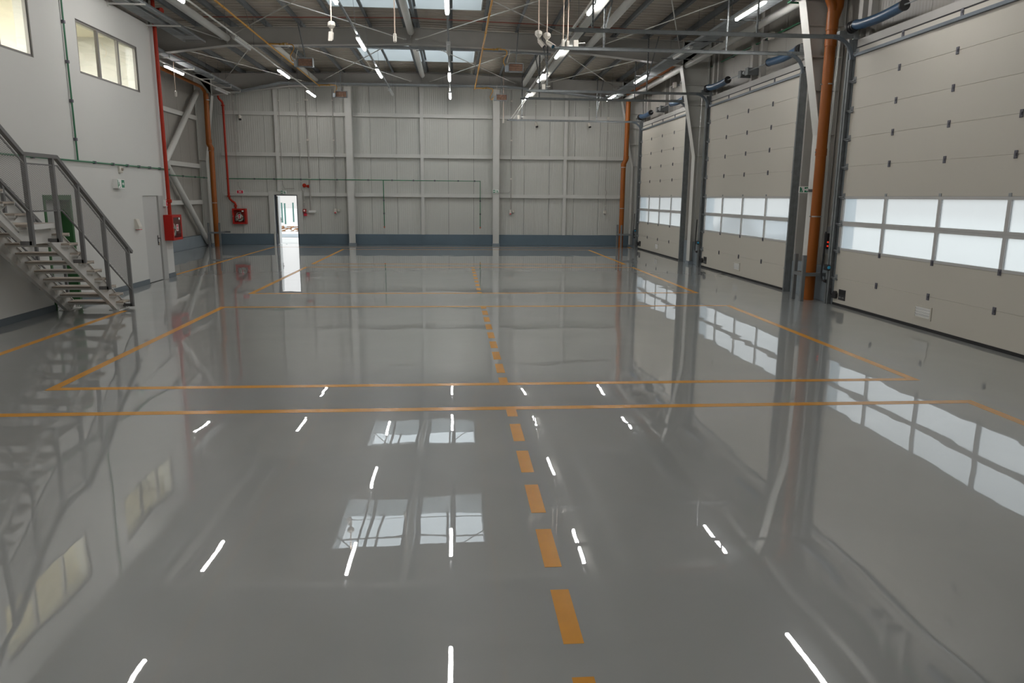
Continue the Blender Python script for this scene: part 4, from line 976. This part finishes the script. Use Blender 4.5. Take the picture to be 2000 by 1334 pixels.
# steel guards round the downpipes
def guard(P, bars, lab):
    t = empty('pipe_guard',(P[0][0],P[0][1],0),lab,'guard rail','steel guards round the downpipes')
    for (x,y) in P:
        m = MB(); m.box(x-.035,x+.035,y-.035,y+.035,0,.96,.004); build(m,'post',mat('guard_grey',(.17,.18,.185),.45,metal=.2),t)
    for a,b in bars:
        m = MB(); m.bar((*a,.56),(*b,.56),.06,.07); build(m,'crossbar',mat('guard_grey',(.17,.18,.185),.45),t)
guard([(7.28,15.04),(7.26,14.62)],[((7.28,15.0),(7.26,14.66)),((7.30,14.62),(7.73,14.62)),((7.31,15.04),(7.57,15.04))],'grey steel guard frame round the thick nearest downpipe')
guard([(6.98,31.0),(7.06,30.60)],[((6.98,30.96),(7.06,30.64)),((7.09,30.60),(7.73,30.60))],'grey steel guard frame round the far corner downpipe')
guard([(-9.93,30.72),(-9.50,30.72)],[((-9.9,30.72),(-9.53,30.72)),((-9.5,30.76),(-9.5,31.4)),((-9.5,31.4),(-9.28,31.4))],'grey steel guard frame round the left corner downpipe')
# red hose pipes and cabinets
def cabinet(o, u, n, w, h, dep, lab, seen_side=True):
    """o = lower-left corner on the wall, u along the front, n outward"""
    o=Vector(o);u=Vector(u);n=Vector(n);z=Vector((0,0,1)); t = empty('hose_cabinet',o+u*w/2,lab,'hose cabinet','red fire hose cabinets')
    def slab(m,a0,a1,b0,b1,c0,c1):
        P=[o+u*a+z*b+n*c for c in (c0,c1) for b in (b0,b1) for a in (a0,a1)]; m.add(P,[(0,2,3,1),(4,5,7,6),(0,1,5,4),(2,6,7,3),(0,4,6,2),(1,3,7,5)])
    m = MB(); slab(m,0,w,0,.02,0,dep-.02); slab(m,0,w,h-.02,h,0,dep-.02); slab(m,0,.02,.02,h-.02,0,dep-.02); slab(m,w-.02,w,.02,h-.02,0,dep-.02); slab(m,.02,w-.02,.02,h-.02,0,.02); build(m,'body',M_redbox,t)
    e=.065; m = MB(); slab(m,0,w,0,e,dep-.02,dep); slab(m,0,w,h-e,h,dep-.02,dep); slab(m,0,e,e,h-e,dep-.02,dep); slab(m,w-e,w,e,h-e,dep-.02,dep); dr = build(m,'door_frame',M_redbox,t)
    m = MB(); slab(m,e,w-e,e,h-e,dep-.012,dep-.008); build(m,'pane',M_glass,dr)
    m = MB(); c1=dep-.006; slab(m,w*.40,w*.62,h*.36,h*.62,dep-.008,c1); build(m,'label_plate',M_wht,dr)
    m = MB(); slab(m,w*.44,w*.58,h*.52,h*.60,c1,c1+.002); slab(m,w*.45,w*.56,h*.38,h*.46,c1,c1+.002); slab(m,w*.47,w*.53,h*.46,h*.52,c1,c1+.002); build(m,'label_print',M_sred,dr)
    m = MB(); slab(m,w*.70,w*.84,h*.80,h*.88,dep-.008,c1); build(m,'corner_label',M_wht,dr)
    m = MB(); slab(m,e*.3,e*.5,h*.47,h*.53,dep,dep+.012); build(m,'latch',M_chain,dr)
    c = o+u*w*.48+z*h*.40; R=min(w,h)*.27
    m = MB(); N=28
    for r0,r1,d0,d1 in ((R*.55,R,.04,dep*.55),):
        vs=[]; 
        for k in range(N):
            a=2*PI*k/N; dv=u*math.cos(a)+z*math.sin(a)
            vs += [c+dv*r0+n*d0,c+dv*r1+n*d0,c+dv*r1+n*d1,c+dv*r0+n*d1]
        m.add(vs,[(4*k+i,4*k+(i+1)%4,4*((k+1)%N)+(i+1)%4,4*((k+1)%N)+i) for k in range(N) for i in range(4)])
    build(m,'hose_reel',M_hose,t)
    m = MB()
    for a in (PI,0,-PI*.65): m.bar(c+n*dep*.57,c+n*dep*.57+(u*math.cos(a)+z*math.sin(a))*R,.022,.012,up=n)
    build(m,'reel_spoke',M_red,t)
    m = MB(); m.tube([c+n*.08-u*R*1.05-z*R*.3,c+n*.10-u*R*1.12+z*R*.2,c+n*.1-u*R*.6+z*R*1.3,c+n*.09+u*R*.1+z*R*1.5,c+n*.09+u*R*.35+z*R*1.15],.018,8); m.tube([c+n*.1-u*R*1.1-z*R*.3,c+n*.1-u*R*1.0-z*R*.9],.022,8); build(m,'hose',M_chain,t)
    m = MB(); m.tube([c+n*.08+u*R*1.2+z*R*.2,c+n*.08+u*R*1.2-z*R*.9],.03,8); build(m,'nozzle',M_hinge,t)
cabinet((XO,18.93,.95),(0,1,0),(1,0,0),.62,.63,.22,'red fire hose cabinet on the corner of the white office wall')
cabinet((-9.30,YE,.87),(1,0,0),(0,-1,0),.56,.64,.20,'red fire hose cabinet on the far end wall')
def cpl(m,p,r=.075,h=.03): m.lathe([(r*.75,-h*1.6),(r,-h),(r,h),(r*.75,h*1.6)],p,2,12)
t = empty('hose_pipe',(-7.10,19.12,1.58),'red water pipe down to the hose cabinet on the office corner','pipe','red water pipes')
build(MB().tube([(-7.10,19.12,1.57),(-7.10,19.12,6.6)],.045,14),'pipe',M_red,t,smooth=True)
m = MB(); cpl(m,(-7.10,19.12,1.92)); cpl(m,(-7.10,19.12,6.32),.11,.06); m.tube([(-7.10,19.12,6.35),(-6.86,19.0,6.35)],.07,12); build(m,'coupling',M_red,t,smooth=True)
t = empty('hose_pipe',(-9.42,31.86,1.5),'red water pipe down the end wall to the far hose cabinet','pipe','red water pipes')
m = MB(); m.tube([(-9.2,20.0,6.62),(-9.35,31.0,6.62),(-9.5,31.6,6.60),(-9.52,31.72,6.5),(-9.52,31.74,6.05),(-9.50,31.78,5.92),(-9.40,31.85,5.80),(-9.38,31.86,5.7),(-9.38,31.86,2.0)],.045,12); m.tube([(-9.38,31.86,2.02),(-9.36,31.88,1.92),(-9.28,31.92,1.82),(-9.20,31.98,1.76),(-9.17,32.0,1.68),(-9.17,32.0,1.50)],.045,12)
build(m,'pipe',M_red,t,smooth=True)
m = MB()
for p in ((-9.52,31.74,6.08),(-9.38,31.86,5.66),(-9.38,31.86,2.02),(-9.17,32.0,1.62)): cpl(m,p,.07,.02)
cpl(m,(-9.38,31.86,2.15),.055,.012); cpl(m,(-9.38,31.86,5.4),.055,.012)
build(m,'coupling',M_red,t,smooth=True)

# ------------------------------------------------------------------ green compressed-air pipes
def gpipe(runs, r, lab, clips, ends=()):
    t = empty('air_pipe',runs[0][0],lab,'air pipe','green compressed air pipes')
    m = MB()
    for pts in runs: m.tube(pts,r,8)
    build(m,'pipe',M_green,t,smooth=True)
    m = MB(); e=r*1.7
    for c in clips: m.box(c[0]-e,c[0]+e,c[1]-e,c[1]+e,c[2]-e,c[2]+e,.006)
    build(m,'clip',M_hinge,t)
    for c in ends:
        m = MB(); m.tube([c,(c[0],c[1],c[2]-.07)],.022,8); build(m,'coupling',M_brass,t)
        m = MB(); m.box(c[0]-.035,c[0]+.035,c[1]-.05,c[1]-.02,c[2]-.03,c[2]-.005); build(m,'valve_handle',M_sred,t)
xg = XO+.036
gpipe([[(xg,14.93,2.70),(xg,14.93,6.0)],[(xg,5,2.70),(xg,19.5,2.70)]],.017,'green air pipe on the white office wall, level run with a riser',
      [(xg-.005,14.93,z) for z in (3.1,3.8,4.5,5.2,5.9)]+[(xg-.005,y,2.70) for y in (6,8,10,11.5,13.4,15.6,16.4,17.1,17.7,18.3,18.9)])
gpipe([[(-9.93,23.6,2.74),(-9.93,31.0,2.74)]],.019,'green air pipe crossing the recessed side wall behind the hose pipe',[(-9.93,y,2.74) for y in (25,27,28.3,29.6,30.6)])
for y in (25,27,28.3,29.6): build(MB().box(XL,-9.94,y-.012,y+.012,2.725,2.755),'wall_bracket',M_galv,bpy.data.objects['air_pipe.001'])
yg = YE-.20
gpipe([[(-9.45,yg,2.74),(-4.6,yg,2.74),(-4.52,31.72,2.74),(-4.13,31.72,2.74),(-4.05,yg,2.74),(1.14,yg,2.74),(1.14,yg,.80)],[(-2.97,yg,2.74),(-2.97,yg,.80)]],.019,'green air pipe across the far end wall with two drops to valves',
      [(x,yg+.006,2.74) for x in (-8.3,-7.5,-6.4,-5.6,-4.9,-3.6,-2.6,-1.7,-.8,.2,.9)]+[(-2.97,yg+.006,1.9),(-2.97,yg+.006,1.35),(1.14,yg+.006,1.9),(1.14,yg+.006,1.35)],
      [(-2.97,yg-.01,.80),(1.14,yg-.01,.80)])
xw = XR-.06
gpipe([[(xw,15.6,6.05),(xw,22.9,6.05)]],.022,'green air pipe high on the wall above the middle sectional door',[(xw+.01,y,6.05) for y in (17.0,18.9,19.7,21.2)])
gpipe([[(xw-.02,15.52,6.05),(6.86,15.46,6.05),(6.86,15.04,6.06),(7.0,15.02,6.07),(7.86,15.02,6.04),(7.88,14.9,6.03),(7.88,8.5,6.0)]],.022,'green air pipe bending round the column above the nearest downpipe',[(6.86,15.25,6.06)])

# ------------------------------------------------------------------ staircase
st_ = empty('steel_staircase',(-6.6,12.5,0),'white steel staircase with grey mesh railings and pale treads along the office wall','staircase')
SX0,SX1,TX = -7.08,-6.18,-6.035; RISE=.165; GO=.237; Y1=13.96; LZ=1.65
def nose(k): return Y1-GO*(k-1)
LY1 = nose(10); LY0 = LY1-.88
slope = RISE/GO
def sline(y): return (Y1+.19-y)*slope
# lower stringers
for x0,x1,lab in ((SX1-.03,SX1+.04,'outer'),(SX0,SX0+.07,'inner')):
    m = MB(); yt = LY1
    poly = [(Y1+.06,.012),(Y1-.29,.012),(yt-.12,1.36),(LY0+.10,1.36),(LY0-2.6,1.36+2.7*slope),(LY0-2.6,1.36+2.7*slope+.34),(LY0-.02,1.56),(yt-.04,1.56),(yt-.03,sline(yt-.03)),(Y1+.06,sline(Y1+.06))]
    m.prism(poly,0,x0+.025,x1-.025)
    m2 = m
    P = poly
    for a,b in zip(P[1:5],P[2:6]): m.bar(((x0+x1)/2,a[0],a[1]),((x0+x1)/2,b[0],b[1]),x1-x0,.012,up=(0,-(b[1]-a[1]),(b[0]-a[0])))
    Q=[P[0],P[9],P[8],P[7],P[6],P[5]]
    for a,b in zip(Q,Q[1:]): m.bar(((x0+x1)/2,a[0],a[1]),((x0+x1)/2,b[0],b[1]),x1-x0,.012,up=(0,-(b[1]-a[1]),(b[0]-a[0])))
    m.box((x0+x1)/2-.09,(x0+x1)/2+.09,Y1-.34,Y1+.10,0,.012); 
    for yy in (Y1-.31,Y1+.07): m.tube([((x0+x1)/2+.06,yy,.012),((x0+x1)/2+.06,yy,.04)],.012,6)
    build(m,'stringer',M_stairw,st_)
def tread(k):
    z = RISE*k if k <= 10 else LZ+RISE*(k-10)
    y1 = nose(k) if k <= 10 else LY0-GO*(k-11)
    m = MB(); m.box(SX0+.072,TX,y1-.27,y1,z-.032,z-.004,.004); tr = build(m,'tread',M_tread,st_)
    m = MB(); m.box(SX0+.072,TX,y1-.272,y1-.262,z-.06,z-.032); m.box(SX0+.072,TX,y1-.012,y1+.003,z-.055,z-.002)
    m.prism([(SX1+.03,z-.032),(TX-.04,z-.032),(SX1+.03,z-.11)],1,y1-.10,y1-.09)
    for x in (SX0+.08,SX1+.005):
        m.prism([(y1-.02,z-.032),(y1-.25,z-.032),(y1-.16,z-.17)],0,x-.005,x+.005)
    build(m,'tread_support',M_stairw,tr)
for k in range(1,10): tread(k)
for k in range(11,20): tread(k)
m = MB(); m.box(SX0-.02,TX,LY0,LY1,LZ-.035,LZ-.004,.003); ld = build(m,'landing',M_tread,st_)
m = MB()
for x in (SX0+.035,SX1+.005):
    m.box(x-.02,x+.02,LY0+.0,LY1-.02,LZ-.075,LZ-.035)
    for y in (LY0+.02,(LY0+LY1)/2,LY1-.04): m.box(x-.02,x+.02,y-.02,y+.02,1.54,LZ-.075)
m.box(SX0-.02,TX,LY1-.012,LY1+.004,LZ-.075,LZ); m.box(TX-.012,TX+.003,LY0,LY1,LZ-.075,LZ)
build(m,'landing_edge',M_stairw,ld)
m = MB(); yt = LY0-GO*9; m.box(SX0-.02,SX1+.04,yt-1.2,yt+.04,LZ+RISE*10-.06,LZ+RISE*10); m.box(SX1-.03,SX1+.04,yt-1.2,yt,LZ+RISE*10-.28,LZ+RISE*10-.06); m.box(SX0,SX0+.07,yt-1.2,yt,LZ+RISE*10-.28,LZ+RISE*10-.06)
m.box(SX1-.04,SX1+.04,yt-1.2,yt-1.12,0,LZ+RISE*10-.28); m.box(SX0,SX0+.08,yt-1.2,yt-1.12,0,LZ+RISE*10-.28)
build(m,'top_platform',M_stairw,st_)
def nl(y):      # nosing line height
    if y > LY1: return RISE+ (Y1-y)*slope
    if y > LY0: return LZ
    return LZ+ (LY0-y)*slope
YT = yt-1.15
def railing(xr, xs, outer):
    H=.98; e=.025
    path = [(14.13,nl(14.13)+H),(LY1,LZ+H),(LY0,LZ+H),(yt,nl(yt)+H),(YT,nl(yt)+H)]
    m = MB()
    for a,b in zip(path,path[1:]): m.bar((xr,a[0],a[1]),(xr,b[0],b[1]),.06 if outer else .045,.055,up=(0,0,1))
    hr = build(m,'handrail',M_rail,st_)
    posts = [13.98,13.13,12.37,LY1-.13,LY0+.02,10.2,9.45]
    for y in posts:
        zb = nl(y)-.29 if y < 13.9 else .03
        m = MB(); m.box(xr-.03 if outer else xr-.022,xr+.03 if outer else xr+.022,y-.025,y+.025,zb,nl(y)+H-.02)
        m.box(min(xr,xs),max(xr,xs),y-.025,y+.025,zb-.001,zb+.055)
        build(m,'post',M_rail,st_)
    for off,nm in ((.185,'lower_rail'),(.85,'upper_rail')):
        P = [(13.98,nl(13.98)+off),(LY1,LZ+off),(LY0,LZ+off),(9.45,nl(9.45)+off)]; m = MB()
        for a,b in zip(P,P[1:]): m.bar((xr+(.012 if outer else 0),a[0],a[1]),(xr+(.012 if outer else 0),b[0],b[1]),.02,.022)
        build(m,nm,M_rail,st_)
    # expanded metal: two families of slanted strands clipped to the band between the rails
    if outer:
        xm = xr+.026; lo,hi = .195,.84; ed = [posts[0]]+posts[1:]
        for ya,yb in zip(ed,ed[1:]):
            m = MB(); ya_,yb_ = ya-.02,yb+.02
            PW,PH = .062,.024
            sgn_s = PH/PW
            for s in (1,-1):
                c0 = min(nl(ya_)+lo, nl(yb_)+lo) - abs(ya_-yb_)*sgn_s*2-1.2; c = c0
                while c < 4.2:
                    # strand: z = c + s*sgn_s*(ya_-y) ; keep the part inside the band
                    seg = None; N=26; last=None
                    for i in range(N+1):
                        y = ya_+(yb_-ya_)*i/N; z = c+s*sgn_s*(ya_-y); b0,b1 = nl(y)+lo,nl(y)+hi
                        ok = b0 <= z <= b1
                        if ok and seg is None: seg=(y,z)
                        if ok: last=(y,z)
                        if (not ok or i == N) and seg is not None:
                            if last and abs(last[0]-seg[0]) > .01:
                                m.bar((xm,seg[0],seg[1]),(xm,last[0],last[1]),.003,.0042)
                            seg=None
                    c += PH
            build(m,'mesh_infill',M_mesh,st_)
railing(-6.0,SX1+.02,True)
railing(-7.135,SX0+.02,False)

# ------------------------------------------------------------------ yard outside
m = MB(); m.box(8.15,60,-40,90,-.25,-.05); m.box(-60,8.15,32.3,120,-.25,-.05); m.box(-60,-10.5,-40,32.3,-.25,-.05)
st(build(m,'ground',M_gravel),'bright pale yard outside the hall','ground')
m = MB(); m.box(-20,2,38.5,41.5,-.05,-.03); tag(build(m,'yard_patch',M_asph),'grey-blue wet patch across the yard beyond the open door','patch',kind='structure')
m = MB(); m.box(-18,0,49,52,-.05,-.035); tag(build(m,'yard_patch',M_asph),'pale far asphalt strip beyond the open door','patch',kind='structure')
for i,(x,y) in enumerate(((-13.95,57.5),(-13.4,59),(-12.85,60.5),(-12.5,56))):
    h = 1.45; m = MB(); m.box(x-.05,x+.05,y-.04,y+.04,-.05,h); m.box(x-.06,x+.06,y-.05,y+.05,h,h+.03)
    tag(build(m,'fence_post',mat('fence_green',(.06,.15,.13),.5)),['first dark green fence post seen through the open door','second dark green fence post seen through the open door','third dark green fence post seen through the open door','fence post at the door edge seen through the open door'][i],'fence post','yard fence posts')
m = MB()
for k in range(9): z = .1+k*.15; m.bar((-17,49.8,z),(-9,70.5,z),.008,.008)
for k in range(90): f=k/90; x=-17+8*f; y=49.8+20.7*f; m.bar((x,y,.05),(x,y,1.4),.008,.008,up=(1,0,0))
tag(build(m,'fence_mesh',mat('fence_wire',(.45,.48,.48),.5)),'pale wire fence panel in the yard','fence')
rr = random.Random(9)
for i in range(5):
    x = -10.4+.35*i; y = 45.0+rr.uniform(-.8,.8); m = MB()
    for j in range(4): a=rr.uniform(0,6.28); c=Vector((x+rr.uniform(-.15,.15),y,-.03+.08*j)); d=Vector((math.cos(a),math.sin(a)*.5,rr.uniform(-.1,.3)))*.3; m.bar(c-d,c+d,.06,.05)
    tag(build(m,'scrap_piece',M_rust),'rusty scrap lying in the yard beyond the open door','scrap','rusty scrap in the yard')
# parked car beyond the middle sectional door
car = empty('car',(10.9,26.0,-.05),'dark car parked outside, blurred through the panes of the middle sectional door','car')
m = MB(); prof = [(-2.6,.28),(2.6,.28),(2.68,.7),(2.4,.98),(1.5,1.10),(.6,1.52),(-1.5,1.56),(-2.3,1.12),(-2.62,1.0),(-2.7,.6)]
m.prism([(26.0+a,z-.05) for a,z in prof],0,10.0,11.8); build(m,'car_body',M_car,car)
for dy in (-1.65,1.65):
    for x in (10.0,11.62): m = MB(); m.lathe([(.2,0),(.34,.02),(.34,.18),(.2,.2)],(x-.02,26.0+dy,.29),0,18); build(m,'wheel',M_tyre,car)
m = MB(); m.prism([(26.0+a,z-.05) for a,z in ((1.35,1.12),(.55,1.46),(-1.45,1.50),(-2.1,1.13))],0,9.98,10.0); build(m,'side_window',mat('car_glass',(.03,.04,.05),.1),car)

# ------------------------------------------------------------------ camera
f,pitch,yaw,roll = 1419.41853, -0.196648446, 0.08031142, 0.008784684
fw = Vector((math.sin(yaw)*math.cos(pitch),math.cos(yaw)*math.cos(pitch),math.sin(pitch)))
rt = Vector((math.cos(yaw),-math.sin(yaw),0)); up = rt.cross(fw)
r2 = rt*math.cos(roll)+up*math.sin(roll); u2 = r2.cross(fw)
cd = bpy.data.cameras.new('camera'); cam = bpy.data.objects.new('camera',cd); C.objects.link(cam)
cd.sensor_width = 36; cd.sensor_fit = 'HORIZONTAL'; cd.lens = 36*f/2000; cd.clip_start = .05; cd.clip_end = 400
M = Matrix((( r2.x,u2.x,-fw.x,0),(r2.y,u2.y,-fw.y,0),(r2.z,u2.z,-fw.z,2.1),(0,0,0,1)))
cam.matrix_world = M; S.camera = cam

# ------------------------------------------------------------------ daylight
w = bpy.data.worlds.new('overcast_sky'); S.world = w; w.use_nodes = True
n = w.node_tree.nodes; l = w.node_tree.links; bg = n['Background']
tc = n.new('ShaderNodeTexCoord'); sx = n.new('ShaderNodeSeparateXYZ'); l.new(tc.outputs['Generated'],sx.inputs[0])
rp = n.new('ShaderNodeValToRGB'); l.new(sx.outputs['Z'],rp.inputs['Fac'])
rp.color_ramp.elements[0].position = 0; rp.color_ramp.elements[0].color = (.29,.288,.28,1)
rp.color_ramp.elements[1].position = .6; rp.color_ramp.elements[1].color = (.90,.96,1,1)
l.new(rp.outputs['Color'],bg.inputs['Color']); bg.inputs['Strength'].default_value = 3.0

S.view_settings.view_transform = 'Standard'; S.view_settings.look = 'None'; S.view_settings.gamma = 1; S.view_settings.use_curve_mapping = False
S.view_settings.exposure = 0.0
try:
    S.cycles.use_denoising = True; S.cycles.max_bounces = 10; S.cycles.diffuse_bounces = 6; S.cycles.glossy_bounces = 5; S.cycles.transmission_bounces = 6; S.cycles.transparent_max_bounces = 10
    S.cycles.sample_clamp_indirect = 6.0
except Exception: pass
